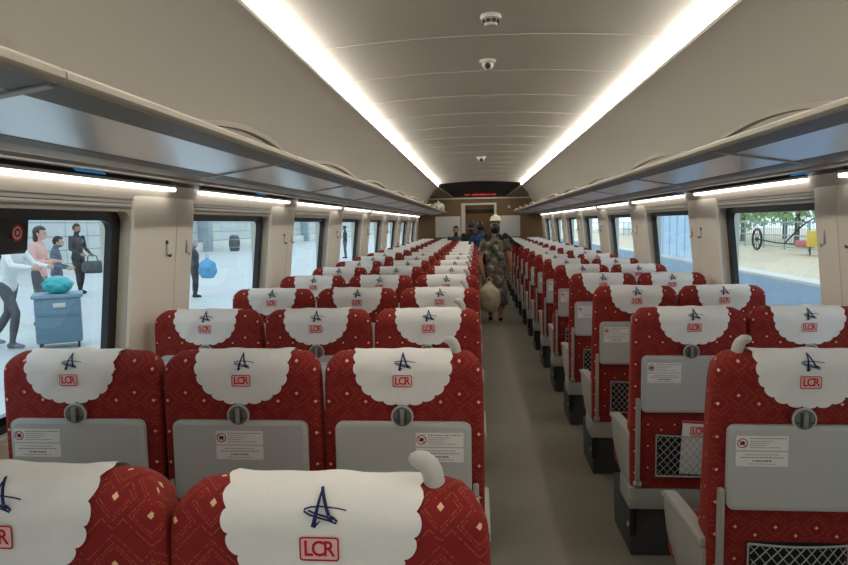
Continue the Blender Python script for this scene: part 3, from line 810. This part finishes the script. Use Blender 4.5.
for s in (-1, 1):
    mb = MB(); mb.slab([(s*1.06, 16.22, 2.43), (s*0.69, 16.95, 2.19), (s*1.30, 16.95, 2.19), (s*1.32, 16.5, 2.25)], (0, 0, 0), (0, 0.02, 0.03))
    struct(link(f'trim_{tn}', mb.mesh('trim', BEIGE_D)), 'sloping side flank of the display bulkhead', 'trim'); tn += 1
# wall behind the viewer
mb = MB(); mb.box((0, Y_BACK-0.05, 1.3), (3.5, 0.1, 2.6)); struct(link('wall_back', mb.mesh('wall', BEIGE)), 'beige wall closing the car', 'wall')
for s, y, z, lab in ((1, 14.58, 1.38, 'narrow red and white sign on a far pillar, two-seat side'), (-1, 14.32, 1.46, 'narrow red sign on a far pillar, three-seat side')):
    mb = MB(); mb.box((0, 0, 0), (0.012, 0.10, 0.34), 0.003, 0)
    for a in range(4): mb.box((-s*0.007, 0, 0.12-0.08*a), (0.004, 0.06, 0.05), 0, 1)
    tag(link('wall_sign', mb.mesh('wall_sign', [PAPER if s > 0 else BEIGE, INKRED], smooth=False), None, (s*(wall_x(z)-0.028), y, z), (0, s*0.10, 0)), lab, 'sign')

# ------------------------------------------------------------------ people
SKIN = mat('skin', srgb(176, 128, 100), 0.6)
SKIN2 = mat('pale_skin', srgb(206, 164, 140), 0.6)
HAIR = mat('black_hair', srgb(22, 19, 18), 0.5)
HAIRB = mat('dark_brown_hair', srgb(52, 40, 36), 0.5)
EYE = mat('eye_dark', srgb(20, 16, 14), 0.3)
def clothm(n, *c): return mat(n, srgb(*c), 0.9, noise=0.06, nscale=25)

BASE = dict(pelvis=(0, 0, .53), waist=(0, 0, .60), chest=(0, 0.0, .72), neck=(0, -.005, .835), head=(0, .01, .925),
            shR=(.105, 0, .80), elR=(.135, -.01, .635), waR=(.135, .02, .49), shL=(-.105, 0, .80), elL=(-.135, -.01, .635), waL=(-.135, .02, .49),
            hipR=(.052, 0, .52), knR=(.055, .01, .28), anR=(.055, -.01, .04), hipL=(-.052, 0, .52), knL=(-.055, .01, .28), anL=(-.055, -.01, .04))
def person(loc, head_dir, H, label, pose, cols, skirt=None, hair='short', haircol=None, skin=None, look=0.0, bulk=1.0):
    """one continuous body; cols = dict(torso, arm, fore, leg, foot) materials or None for skin"""
    J = dict(BASE); J.update(pose); J = {k: Vector(v)*H for k, v in J.items()}
    skin = skin or SKIN; haircol = haircol or HAIR
    mats = [skin]; zone = {}
    for k in ('torso', 'arm', 'fore', 'leg', 'foot'):
        m = cols.get(k)
        if m is None: zone[k] = 0
        else:
            if m not in mats: mats.append(m)
            zone[k] = mats.index(m)
    mb = MB()
    segs = []
    def limb(a, b, ra, rb, z, bulge=1.0):
        A, B = J[a] if isinstance(a, str) else a, J[b] if isinstance(b, str) else b
        n = 6; pts = [A.lerp(B, i/n) for i in range(n+1)]
        rs = [(ra+(rb-ra)*i/n)*H*bulk*(1+(bulge-1)*math.sin(PI*min(1, i/n*1.2))) for i in range(n+1)]
        mb.tube(pts, rs, 12)
        for p, r in ((A, rs[0]), (B, rs[-1])): mb.ellipsoid(p, (r*0.99,)*3, u=12, v=8)
        segs.append((A, B, z))
    for S in 'RL':
        limb('sh'+S, 'el'+S, .029, .024, 'arm', 1.08); limb('el'+S, 'wa'+S, .023, .016, 'fore', 1.1)
        limb('hip'+S, 'kn'+S, .050, .034, 'leg', 1.06); limb('kn'+S, 'an'+S, .033, .022, 'leg', 1.18)
        an = J['an'+S]
        f = (an-J['kn'+S]).normalized()
        toe = an+Vector((0, .085*H, -.026*H)); heel = an+Vector((0, -.025*H, -.022*H))
        mb.tube([heel, an+Vector((0, .02*H, -.018*H)), toe], [.022*H, .026*H, .017*H], 10)
        mb.ellipsoid(toe, (.02*H, .024*H, .014*H), u=10, v=8); mb.ellipsoid(heel, (.022*H,)*3, u=10, v=8)
        segs.append((heel, toe, 'foot'))
        # hand: palm, four unequal curled fingers and a thumb leaving the side of the palm
        w = J['wa'+S]; d = (w-J['el'+S]).normalized(); s = 1 if S == 'R' else -1
        side = Vector((-s*0.2, 1, 0)); side = (side-d*side.dot(d)).normalized(); nrm = d.cross(side).normalized()*(-s)
        pc = w+d*.028*H
        rot = Matrix((side, nrm, d)).transposed()
        mb.ellipsoid(pc, (.021*H, .010*H, .030*H), rot=rot, u=12, v=8)
        for q, ln in enumerate((.038, .044, .041, .032)):
            b0 = pc+d*.022*H+side*(.016-.0105*q)*H
            p1 = b0+(d*.9+nrm*.35).normalized()*ln*.5*H; p2 = p1+(d*.5+nrm*.9).normalized()*ln*.4*H
            mb.tube([b0-d*.01*H, b0, p1, p2], [.0055*H, .0055*H, .005*H, .004*H], 8)
        t0 = pc+side*.017*H-d*.008*H
        mb.tube([t0-side*.008*H, t0+side*.012*H+d*.012*H, t0+side*.014*H+d*.032*H+nrm*.01*H], [.0065*H, .006*H, .0045*H], 8)
        segs.append((w+d*.01*H, pc+d*.06*H, 'hand'))
    # trunk as a loft of ellipses
    trunk = [(J['pelvis']-Vector((0, 0, .045*H)), .082, .062), (J['pelvis']+Vector((0, 0, .01*H)), .092, .068), (J['waist'], .078, .056), (J['chest'].lerp(J['waist'], .5), .086, .060), (J['chest'], .098, .066),
             (J['chest'].lerp(J['neck'], .45), .102, .058), (J['chest'].lerp(J['neck'], .72), .080, .046), (J['neck'], .036, .034)]
    rings = []
    for p, a, b in trunk: rings.append([mb.bm.verts.new(p+Vector((a*H*bulk*math.cos(2*PI*k/20), b*H*bulk*math.sin(2*PI*k/20), 0))) for k in range(20)])
    for i in range(len(rings)-1):
        for k in range(20): mb.bm.faces.new((rings[i][k], rings[i][(k+1) % 20], rings[i+1][(k+1) % 20], rings[i+1][k]))
    mb.bm.faces.new(rings[0][::-1]); mb.bm.faces.new(rings[-1])
    segs.append((J['pelvis'], J['chest'].lerp(J['neck'], .7), 'torso'))
    mb.tube([J['neck']-Vector((0, 0, .02*H)), J['neck'].lerp(J['head'], .5), J['head']], [.036*H, .031*H, .034*H], 14)
    hd = J['head']; R = Matrix.Rotation(look, 3, 'Z')
    hp = lambda x, y, z: hd+R @ Vector((x*H, y*H, z*H))
    mb.ellipsoid(hp(0, 0, .008), (.046*H, .056*H, .062*H), u=20, v=14, rot=R)
    mb.ellipsoid(hp(0, .018, -.030), (.034*H, .036*H, .036*H), u=16, v=10, rot=R)           # jaw
    mb.tube([hp(0, .052, .004), hp(0, .066, -.012), hp(0, .058, -.018)], [.006*H, .010*H, .009*H], 8)   # nose
    for s in (-1, 1): mb.ellipsoid(hp(s*.047, -.004, -.006), (.007*H, .012*H, .018*H), u=10, v=8, rot=R)
    mb.ellipsoid(hp(0, .052, -.032), (.014*H, .008*H, .006*H), u=10, v=6, rot=R)             # lips
    segs.append((J['neck'].lerp(hd, .3), hd, 'hand'))
    me0 = mb.mesh('tmp', skin, smooth=False)
    o = bpy.data.objects.new('tmp', me0); COL.objects.link(o)
    md = o.modifiers.new('r', 'REMESH'); md.mode = 'VOXEL'; md.voxel_size = 0.0085
    sm = o.modifiers.new('s', 'SMOOTH'); sm.iterations = 3; sm.factor = 0.5
    dg = bpy.context.evaluated_depsgraph_get(); dg.update()
    me = bpy.data.meshes.new_from_object(o.evaluated_get(dg)); bpy.data.objects.remove(o); bpy.data.meshes.remove(me0)
    me.materials.clear()
    for m in mats: me.materials.append(m)
    zi = dict(zone); zi['hand'] = 0
    for p in me.polygons:
        c = p.center; best, bz = 9, 'torso'
        for A, B, z in segs:
            ab = B-A; t = max(0, min(1, (c-A).dot(ab)/ab.length_squared)); dd = (c-A-ab*t).length
            if z == 'torso': dd -= .055*H
            elif z == 'leg': dd -= .02*H
            if dd < best: best, bz = dd, z
        p.material_index = zi[bz]; p.use_smooth = True
    root = link('person', me, None, loc, (0, 0, head_dir)); tag(root, label, 'person')
    # hair cap
    if hair:
        mb = MB(); t = bmesh.new(); bmesh.ops.create_uvsphere(t, u_segments=24, v_segments=16, radius=1.0)
        for v in t.verts: v.co = Vector((v.co.x*.0515*H, v.co.y*.062*H, v.co.z*.067*H))
        kill = [f for f in t.faces if (lambda c: c.y > .018*H and c.z < .030*H or c.z < -.035*H or (c.y > -.01*H and c.z < -.012*H))(f.calc_center_median())]
        bmesh.ops.delete(t, geom=kill, context='FACES')
        bmesh.ops.solidify(t, geom=t.faces[:], thickness=0.004)
        for v in t.verts: v.co = R @ v.co + hd+Vector((0, 0, .010*H))
        mb.merge(t)
        if hair == 'bun': mb.ellipsoid(hp(0, -.062, .02), (.030*H, .028*H, .028*H))
        if hair == 'long':
            mb.ellipsoid(hp(0, -.035, -.045), (.050*H, .032*H, .070*H), rot=R)
        if hair in ('long', 'bun'): mb.ellipsoid(hp(0, -.02, .012), (.051*H, .048*H, .060*H), rot=R)
        link('hair', mb.mesh('hair', haircol, angle=60), root)
    mb = MB()
    for s in (-1, 1): mb.ellipsoid(hp(s*.018, .0515, .006), (.0075*H, .004*H, .0042*H), u=10, v=8, rot=R)
    link('eyes', mb.mesh('eyes', EYE), root)
    if skirt:
        m, z0, w0, w1, zt = skirt
        mb = MB(); rings = []
        prof = [(zt, .060, .05), (.805, .112, .058), (.76, .112, .070), (.70, .106, .074), (.60, .090, .066), (.53, .104, .080)]
        prof += [(.53+(z0-.53)*q/7, .104+(w1-.104)*q/7, .080+(w1*.78-.080)*q/7) for q in range(1, 8)]
        for z, a, b in prof:
            rings.append([mb.bm.verts.new(Vector((J['chest'].x*min(1, max(0, (z-.53)*4)), J['chest'].y*min(1, max(0, (z-.53)*4)), 0))+Vector((a*H*math.cos(2*PI*k/32)*(1+.05*math.cos(7*2*PI*k/32)*max(0, .53-z)*3), b*H*math.sin(2*PI*k/32)*(1+.05*math.cos(7*2*PI*k/32)*max(0, .53-z)*3), z*H))) for k in range(32)])
        for i in range(len(rings)-1):
            for k in range(32): mb.bm.faces.new((rings[i][k], rings[i][(k+1) % 32], rings[i+1][(k+1) % 32], rings[i+1][k]))
        for S in 'RL':
            A, B = J['sh'+S], J['el'+S]; mb.tube([A.lerp(B, -.15), A.lerp(B, .25), A.lerp(B, .62)], [.040*H, .042*H, .046*H], 14, caps=False)
        link('dress', mb.mesh('dress', m, angle=60), root)
    root['_J'] = 0; del root['_J']
    return root, J

def world_of(root, v): return Matrix.Translation(root.location) @ Matrix.Rotation(root.rotation_euler[2], 4, 'Z') @ Vector(v)
def sack(name, loc, w, h, m, label, cat, seed=1, knot=True):
    rnd = random.Random(seed); mb = MB(); t = bmesh.new(); bmesh.ops.create_icosphere(t, subdivisions=4, radius=1.0)
    for v in t.verts:
        p = v.co.copy(); k = 1+0.07*math.sin(7*p.x+seed)*math.sin(6*p.z+2*seed)+0.05*math.sin(13*p.y+9*p.z)
        tz = (p.z+1)/2; neck = 1-0.75*max(0, (tz-0.72)/0.28)**1.2 if knot else 1
        v.co = Vector((p.x*w/2*k*neck, p.y*w/2.4*k*neck, p.z*h/2))
        if v.co.z < -h*0.40: v.co.z = -h*0.40-(v.co.z+h*0.40)*-0.2
    mb.merge(t)
    if knot: mb.tube([(-0.02, 0, h*0.46), (-0.03, 0, h*0.56), (0, 0, h*0.62), (0.03, 0, h*0.56), (0.02, 0, h*0.46)], 0.008, 8)
    o = link(name, mb.mesh(name, m, angle=80), None, loc); tag(o, label, cat); return o

CREAM = mat('cream_plastic_bag', srgb(206, 196, 164), 0.5, noise=0.12, nscale=18)
DK = clothm('black_jacket', 30, 30, 34); BLUE = clothm('dark_blue_shirt', 36, 58, 100); DKP = clothm('dark_trousers', 40, 40, 44); SHOE = clothm('dark_shoe', 24, 22, 22)
TAN = clothm('tan_trousers', 128, 104, 74); WHITE = clothm('white_shirt', 232, 232, 228); PINK = clothm('pink_top', 226, 176, 166); GREYB = clothm('slate_top', 96, 106, 122)
LILAC = clothm('grey_shoe', 128, 124, 142); CAPC = clothm('cream_cap', 226, 218, 190); CHAR = clothm('charcoal_top', 52, 56, 62); GREYP = clothm('grey_trousers', 86, 90, 96)

# woman in the aisle, seen from behind
r1, J1 = person((0.20, 10.1, 0), 0.0, 1.53, 'person in long leafy patterned dress walking away down the aisle with cream bag',
                dict(elL=(-.150, -.02, .63), waL=(-.118, -.045, .48), elR=(.150, -.01, .64), waR=(.155, .03, .50), anR=(.05, -.05, .05), anL=(-.05, .06, .04), knL=(-.055, .05, .28), head=(0, .03, .92)),
                dict(torso=PRINT, leg=None, foot=SHOE), skirt=(PRINT, .16, .10, .125, .815), hair='bun')
hw = world_of(r1, J1['waL'])
sack('carrier_bag', (hw.x+0.085, hw.y-0.06, hw.z-0.36), 0.33, 0.52, CREAM, 'bulging cream plastic bag held by the person in the patterned dress', 'bag', 3)
r2, J2 = person((0.24, 11.45, 0), -0.5, 1.62, 'person in black jacket and cream cap ahead of the patterned dress',
                dict(elR=(.20, .04, .72), waR=(.26, .10, .68), shR=(.115, .01, .80)), dict(torso=DK, arm=DK, fore=DK, leg=DKP, foot=SHOE), hair='short')
mb = MB(); t = bmesh.new(); bmesh.ops.create_uvsphere(t, u_segments=24, v_segments=12, radius=1.0)
bmesh.ops.delete(t, geom=[f for f in t.faces if f.calc_center_median().z < -0.05], context='FACES')
for v in t.verts: v.co = Vector((v.co.x*.092, v.co.y*.108, v.co.z*.105))
bmesh.ops.solidify(t, geom=t.faces[:], thickness=0.004); mb.merge(t)
mb.slab([(0.07*math.cos(a), 0.10+0.07*math.sin(a), 0) for a in [PI*i/10 for i in range(11)]], (0, -0.01, -0.004), (0, 0, 0.006))
c = link('cap', mb.mesh('cap', CAPC, angle=60), r2, tuple(J2['head']+Vector((0, 0, .035*1.62))))
r3, J3 = person((0.00, 12.3, 0), 0.5, 1.56, 'person in dark blue shirt and tan trousers standing between the aisle seats',
                dict(head=(.0, .03, .915), elL=(-.16, .03, .66), waL=(-.19, .10, .60)), dict(torso=BLUE, arm=BLUE, fore=None, leg=TAN, foot=SHOE), hair='short')
r4, J4 = person((-0.20, 14.14, 0), 0.2, 1.58, 'person in black at the far end of the aisle near the doorway',
                dict(elL=(-.13, .0, .64), waL=(-.12, .04, .52)), dict(torso=DK, arm=DK, fore=DK, leg=DKP, foot=SHOE), hair='short')
r5, J5 = person((-0.56, 15.13, 0), PI+0.15, 1.47, 'person in dark top standing among the far seats and facing back',
                dict(elL=(-.13, .0, .64), waL=(-.12, .05, .52), elR=(.13, .0, .64), waR=(.12, .05, .52)), dict(torso=CHAR, arm=CHAR, fore=None, leg=DKP, foot=SHOE), hair='short')

# ------------------------------------------------------------------ the platform with its people
ZP = -0.05
mb = MB(); mb.box((-13.3, 55, ZP-0.5), (22.8, 160, 1.0)); struct(link('ground_platform', mb.mesh('platform', PLAT)), 'pale paved station platform', 'platform')
mb = MB(); mb.box((-18.3, 60, 2.0), (0.5, 150, 4.2)); struct(link('wall_station', mb.mesh('station_wall', WALLT)), 'pale panelled wall along the platform', 'wall')
mb = MB(); mb.box((-17.95, 75, 0.25), (0.4, 85, 0.62), 0.02); struct(link(f'trim_{tn}', mb.mesh('plinth', WHITEP)), 'white plinth along the station wall', 'trim'); tn += 1
for y in (41.2, 54.5, 66, 78):
    mb = MB(); mb.box((-17.7, y, 2.0), (0.7, 0.7, 4.2), 0.03); struct(link('pillar', mb.mesh('pillar', mat('pale_column', srgb(158, 170, 176), 0.6))), 'grey blue column by the station wall', 'pillar')
mb = MB()
mb.tube([(0, 0, z) for z in (0, .05, .2, .5, .8, .95, 1.0)], [.24, .29, .33, .36, .33, .29, .22], 28)
mb.cyl((0, 0, 1.02), 0.22, 0.10, n=28, mi=1, bevel=0.03)
for z, r in ((.25, .345), (.75, .345)): mb.cyl((0, 0, z), r, 0.05, n=28, mi=1)
tag(link('litter_bin', mb.mesh('litter_bin', [GREYP, GREY2]), None, (-15.9, 41.5, ZP)), 'dark round litter bin on the platform', 'bin')

rA, JA = person((-6.33, 8.2, ZP), -PI/2, 1.64, 'person in white shirt pushing the blue grey cart on the platform',
                dict(pelvis=(0, -.03, .52), waist=(0, .0, .60), chest=(0, .035, .715), neck=(0, .075, .82), head=(0, .11, .905), shR=(.105, .055, .785), shL=(-.105, .055, .785),
                     elR=(.13, .13, .68), waR=(.10, .27, .66), elL=(-.13, .13, .68), waL=(-.10, .27, .66), hipR=(.052, -.02, .51), hipL=(-.052, -.02, .51), knR=(.055, .08, .29), anR=(.055, .03, .045), knL=(-.055, -.07, .28), anL=(-.055, -.22, .06)),
                dict(torso=WHITE, arm=WHITE, fore=WHITE, leg=GREYP, foot=LILAC), hair='short', skin=SKIN2)
mb = MB(); mb.box((0, 0, 0), (0.34, 0.20, 0.46), 0.08, seg=3); mb.box((0, -0.11, -0.06), (0.26, 0.06, 0.24), 0.03)
for s in (-1, 1): mb.tube([(s*0.11, 0.10, 0.20), (s*0.13, 0.17, 0.16), (s*0.12, 0.16, -0.05), (s*0.11, 0.09, -0.18)], 0.016, 8)
p = world_of(rA, JA['chest']); o = link('backpack', mb.mesh('backpack', clothm('navy_pack', 44, 50, 66)), None, (p.x-0.28, p.y, p.z-0.02), (0.25, 0, -PI/2)); tag(o, 'dark backpack worn by the person in the white shirt', 'backpack')
t = empty('platform_cart', (-5.70, 8.26, ZP), (0, 0, 0.56)); tag(t, 'blue grey lidded wheeled cart on the platform', 'cart')
CART = mat('cart_plastic', srgb(94, 124, 140), 0.5); CARTD = mat('cart_lid', srgb(110, 140, 156), 0.5)
mb = MB(); mb.slab([(-0.27, -0.25, 0), (0.27, -0.25, 0), (0.27, 0.25, 0), (-0.27, 0.25, 0)], (0, 0, 0.08), (0, 0, 0.60), 0, 0.03); mb.box((0, -0.255, 0.46), (0.5, 0.02, 0.012)); mb.box((0.02, -0.262, 0.585), (0.15, 0.02, 0.06), 0.008, 1); link('body', mb.mesh('body', [CART, LIGHTGREY]), t)
mb = MB(); mb.box((0, 0, 0.70), (0.60, 0.54, 0.05), 0.015); link('lid', mb.mesh('lid', CARTD), t)
for a in (-1, 1):
    for b in (-1, 1):
        mb = MB(); mb.cyl((a*0.22, b*0.19, 0.045), 0.045, 0.03, 'X', 16, bevel=0.006); link('wheel', mb.mesh('wheel', BLACK), t)
sack('plastic_bag', (-5.68, 8.24, ZP+0.725+0.11), 0.38, 0.25, mat('teal_plastic', srgb(58, 168, 172), 0.35, noise=0.25, nscale=14), 'teal plastic bag lying on the cart lid', 'bag', 5, False)
rB, JB = person((-7.32, 10.2, ZP), -PI/2+0.2, 1.66, 'person in pink top standing behind the cart looking down',
                dict(head=(0, .035, .915), elR=(.13, .02, .64), waR=(.08, .15, .63), elL=(-.13, .02, .64), waL=(-.08, .15, .63)), dict(torso=PINK, arm=PINK, fore=PINK, leg=GREYP, foot=SHOE), hair='long', haircol=HAIRB, skin=SKIN2)
rC, JC = person((-7.62, 11.1, ZP), -PI/2+0.4, 1.48, 'shorter person in slate top next to the pink top',
                dict(head=(0, .035, .915), waR=(.09, .12, .60), waL=(-.09, .12, .60)), dict(torso=GREYB, arm=GREYB, fore=GREYB, leg=GREYP, foot=SHOE), hair='short', skin=SKIN2)
rD, JD = person((-9.90, 15.3, ZP), -PI/2-0.25, 1.72, 'person in dark clothes with a bag standing further along the platform',
                dict(elR=(.14, .02, .64), waR=(.10, .16, .57), elL=(-.14, .0, .64), waL=(-.11, .13, .56), anR=(.07, .08, .04), knR=(.06, .05, .28), anL=(-.06, -.05, .04)), dict(torso=CHAR, arm=CHAR, fore=CHAR, leg=DKP, foot=SHOE), hair='short')
pw = world_of(rD, JD['waR']).lerp(world_of(rD, JD['waL']), .5)
mb = MB(); mb.box((0, 0, 0), (0.50, 0.24, 0.30), 0.09, seg=3)
mb.box((0, -0.125, -0.02), (0.24, 0.03, 0.16), 0.02)
mb.tube([(-0.13, 0, 0.13), (-0.10, 0, 0.27), (0.0, 0, 0.31), (0.10, 0, 0.27), (0.13, 0, 0.13)], 0.014, 8)
o = link('holdall', mb.mesh('holdall', clothm('grey_holdall', 76, 82, 84)), None, (pw.x+0.16, pw.y, pw.z-0.33), (0, 0, 0.2)); tag(o, 'grey holdall carried by the person in dark clothes', 'bag')
rE, JE = person((-6.45, 14.2, ZP), -PI/2+0.5, 1.30, 'small person in dark hooded clothes with a blue bag on the platform',
                dict(waR=(.13, .08, .50), elR=(.14, .02, .63)), dict(torso=clothm('grey_hoodie', 92, 96, 100), arm=CHAR, fore=CHAR, leg=CHAR, foot=SHOE), hair='long', haircol=clothm('grey_hood', 150, 152, 156), skin=SKIN2, bulk=1.4)
sack('carrier_bag', (-6.10, 14.1, 0.60), 0.40, 0.52, mat('sky_blue_plastic', srgb(92, 158, 200), 0.4, noise=0.2, nscale=10), 'sky blue plastic bag in the hand of the hooded small person', 'bag', 8)
rF, JF = person((-6.35, 30.7, ZP), PI/2, 1.55, 'person in dark coat far along the platform', {}, dict(torso=CHAR, arm=CHAR, fore=CHAR, leg=GREYP, foot=SHOE), hair='short')
sack('carrier_bag', (-6.75, 29.6, 0.33), 0.5, 0.75, mat('pale_pink_sack', srgb(206, 178, 178), 0.6), 'pale pink sack standing on the platform before the dark coat', 'bag', 9)

# ------------------------------------------------------------------ other side: track, far platform, railing, trees
mb = MB(); mb.box((4.9, 55, -1.35), (6.6, 160, 0.3)); struct(link('ground_track', mb.mesh('track_bed', BALLAST)), 'blue grey track bed beside the train', 'track bed')
mb = MB(); mb.box((28, 55, ZP-0.55), (40.2, 160, 1.1)); struct(link('ground_far', mb.mesh('far_platform', PLAT2)), 'tan platform across the track', 'platform')
mb = MB(); mb.box((7.87, 55, -0.62), (0.06, 160, 1.06)); struct(link(f'trim_{tn}', mb.mesh('edge_wall', mat('edge_wall', srgb(166, 180, 192), 0.8, noise=0.1, nscale=2))), 'blue grey edge wall of the platform across the track', 'trim'); tn += 1
mb = MB(); mb.box((8.22, 55, ZP+0.004), (0.55, 160, 0.012)); struct(link(f'trim_{tn}', mb.mesh('edge_line', WHITEP)), 'white edge line of the platform across the track', 'trim'); tn += 1
t = empty('railing', (15.3, 0, ZP)); tag(t, 'grey blue metal railing along the back of the platform across the track', 'railing')
RAILM = mat('railing_paint', srgb(146, 172, 178), 0.5)
for z in (0.12, 0.70, 1.36):
    mb = MB(); mb.box((0, 55, z), (0.06, 110, 0.06), 0.01); link('rail', mb.mesh('rail', RAILM), t)
for i in range(26):
    mb = MB(); mb.box((0, 10+2.4*i, 0.70), (0.06, 0.06, 1.40), 0.01); link('post', mb.mesh('post', RAILM), t)
mb = MB()
for i in range(240): mb.box((0, 10+0.25*i, 0.74), (0.016, 0.016, 1.2))
link('balusters', mb.mesh('balusters', RAILM), t)
def leaf_tree(x, y, h, w, seed, label):
    rnd = random.Random(seed); t = empty('tree', (x, y, ZP)); tag(t, label, 'tree', 'trees behind the railing')
    mb = MB(); mb.tube([(0, 0, 0), (0.05, 0, h*0.3), (0, 0.05, h*0.6)], [0.16, 0.12, 0.06], 10); link('trunk', mb.mesh('trunk', mat('bark', srgb(96, 84, 70), 0.9)), t)
    mb = MB()
    for i in range(1500):
        a, b, r = rnd.uniform(0, 2*PI), math.acos(rnd.uniform(-1, 1)), rnd.uniform(0.55, 1.0)
        c = Vector((math.sin(b)*math.cos(a)*w*r, math.sin(b)*math.sin(a)*w*r, h*0.56+math.cos(b)*h*0.44*r))
        u = Vector((rnd.uniform(-1, 1), rnd.uniform(-1, 1), rnd.uniform(-1, 1))).normalized(); v = u.orthogonal().normalized(); s = rnd.uniform(0.12, 0.26)
        mb.poly([c-u*s, c+v*s*0.5, c+u*s, c-v*s*0.5])
    link('foliage', mb.mesh('foliage', mat('leaf_green', srgb(158, 184, 128), 0.8, noise=0.2, nscale=3), smooth=False, recalc=False), t)
for i in range(12):
    leaf_tree(18.5+4.6*(i % 2), 24+3.9*i, 5.4+(i*37 % 10)*0.18, 2.7, i+1, f'{ORD[i]} green tree from the nearest behind the railing')
mb = MB(); mb.box((8.45, 28.45, 1.75), (0.10, 6.5, 5.7)); 
for i in range(7): mb.box((8.39, 25.3+1.05*i, 1.75), (0.04, 0.05, 5.6), 0, 1)
tag(link('hoarding', mb.mesh('hoarding', [mat('pale_blue_sheet', srgb(196, 216, 232), 0.5), mat('pale_blue_rib', srgb(176, 200, 220), 0.5)])), 'tall pale blue ribbed hoarding across the track', 'hoarding')
# hand cart by the railing: big wheel, sloping shaft, yellow box
t = empty('hand_cart', (13.8, 31.0, ZP)); tag(t, 'hand cart with large dark wheel and yellow box by the railing', 'cart')
mb = MB(); n = 28
ringp = [(0, 2.6+0.5*math.cos(2*PI*i/n), 0.545+0.5*math.sin(2*PI*i/n)) for i in range(n+1)]; mb.tube(ringp, 0.055, 8, 0, False)
for i in range(8): mb.tube([(0, 2.6, 0.545), (0, 2.6+0.48*math.cos(PI*i/4), 0.545+0.48*math.sin(PI*i/4))], 0.014, 6)
mb.cyl((0, 2.6, 0.545), 0.07, 0.16, 'X', 14); link('wheel', mb.mesh('wheel', BLACK), t)
mb = MB(); mb.tube([(0, 2.6, 0.545), (0, 0.4, 0.42), (0, -3.4, 0.40)], 0.03, 8); mb.tube([(0, -0.3, 0.40), (0, -1.5, 1.05), (0, -2.2, 1.35)], 0.035, 8); mb.tube([(-0.3, -2.2, 1.52), (0, -2.2, 1.36), (0.3, -2.2, 1.52)], 0.03, 8); mb.tube([(0, -2.6, 0.0), (0, -2.6, 0.42)], 0.03, 8); link('shaft', mb.mesh('shaft', CHAR), t)
mb = MB(); mb.box((0, -3.35, 0.70), (0.6, 1.0, 0.66), 0.03); link('box', mb.mesh('box', mat('yellow_box', srgb(232, 192, 60), 0.5)), t)
mb = MB(); mb.box((0, -2.2, 0.46), (0.5, 0.9, 0.30), 0.08, seg=3); link('bundle', mb.mesh('bundle', mat('pink_bundle', srgb(200, 112, 112), 0.8)), t)

# ------------------------------------------------------------------ light: overcast sky
w = bpy.data.worlds.new('sky'); sc.world = w; w.use_nodes = True
bg = w.node_tree.nodes['Background']; bg.inputs[0].default_value = (0.80, 0.91, 1.0, 1); bg.inputs[1].default_value = 1.6
lt = bpy.data.lights.new('vestibule_lamp', 'AREA'); lt.energy = 6; lt.size = 0.4; lt.color = (1, 0.85, 0.65)
lo = bpy.data.objects.new('vestibule_lamp', lt); COL.objects.link(lo); lo.location = (0, 18.0, 2.23)

# ------------------------------------------------------------------ camera
cd = bpy.data.cameras.new('camera'); cam = bpy.data.objects.new('camera', cd); COL.objects.link(cam)
cd.sensor_width = 36.0; cd.lens = FPX/848*36.0; cd.clip_start = 0.02; cd.clip_end = 400
fw = Vector((-math.sin(YAW)*math.cos(PIT), math.cos(YAW)*math.cos(PIT), -math.sin(PIT)))
rt = Vector((math.cos(YAW), math.sin(YAW), 0)); up = rt.cross(fw)
r2_ = rt*math.cos(ROL)-up*math.sin(ROL); u2_ = rt*math.sin(ROL)+up*math.cos(ROL)
M = Matrix((r2_, u2_, -fw)).transposed().to_4x4(); M.translation = Vector(CAM)
cam.matrix_world = M
sc.camera = cam
sc.view_settings.view_transform = 'Standard'; sc.view_settings.look = 'None'; sc.view_settings.gamma = 1.0
sc.view_settings.exposure = 0.1; sc.view_settings.use_curve_mapping = False
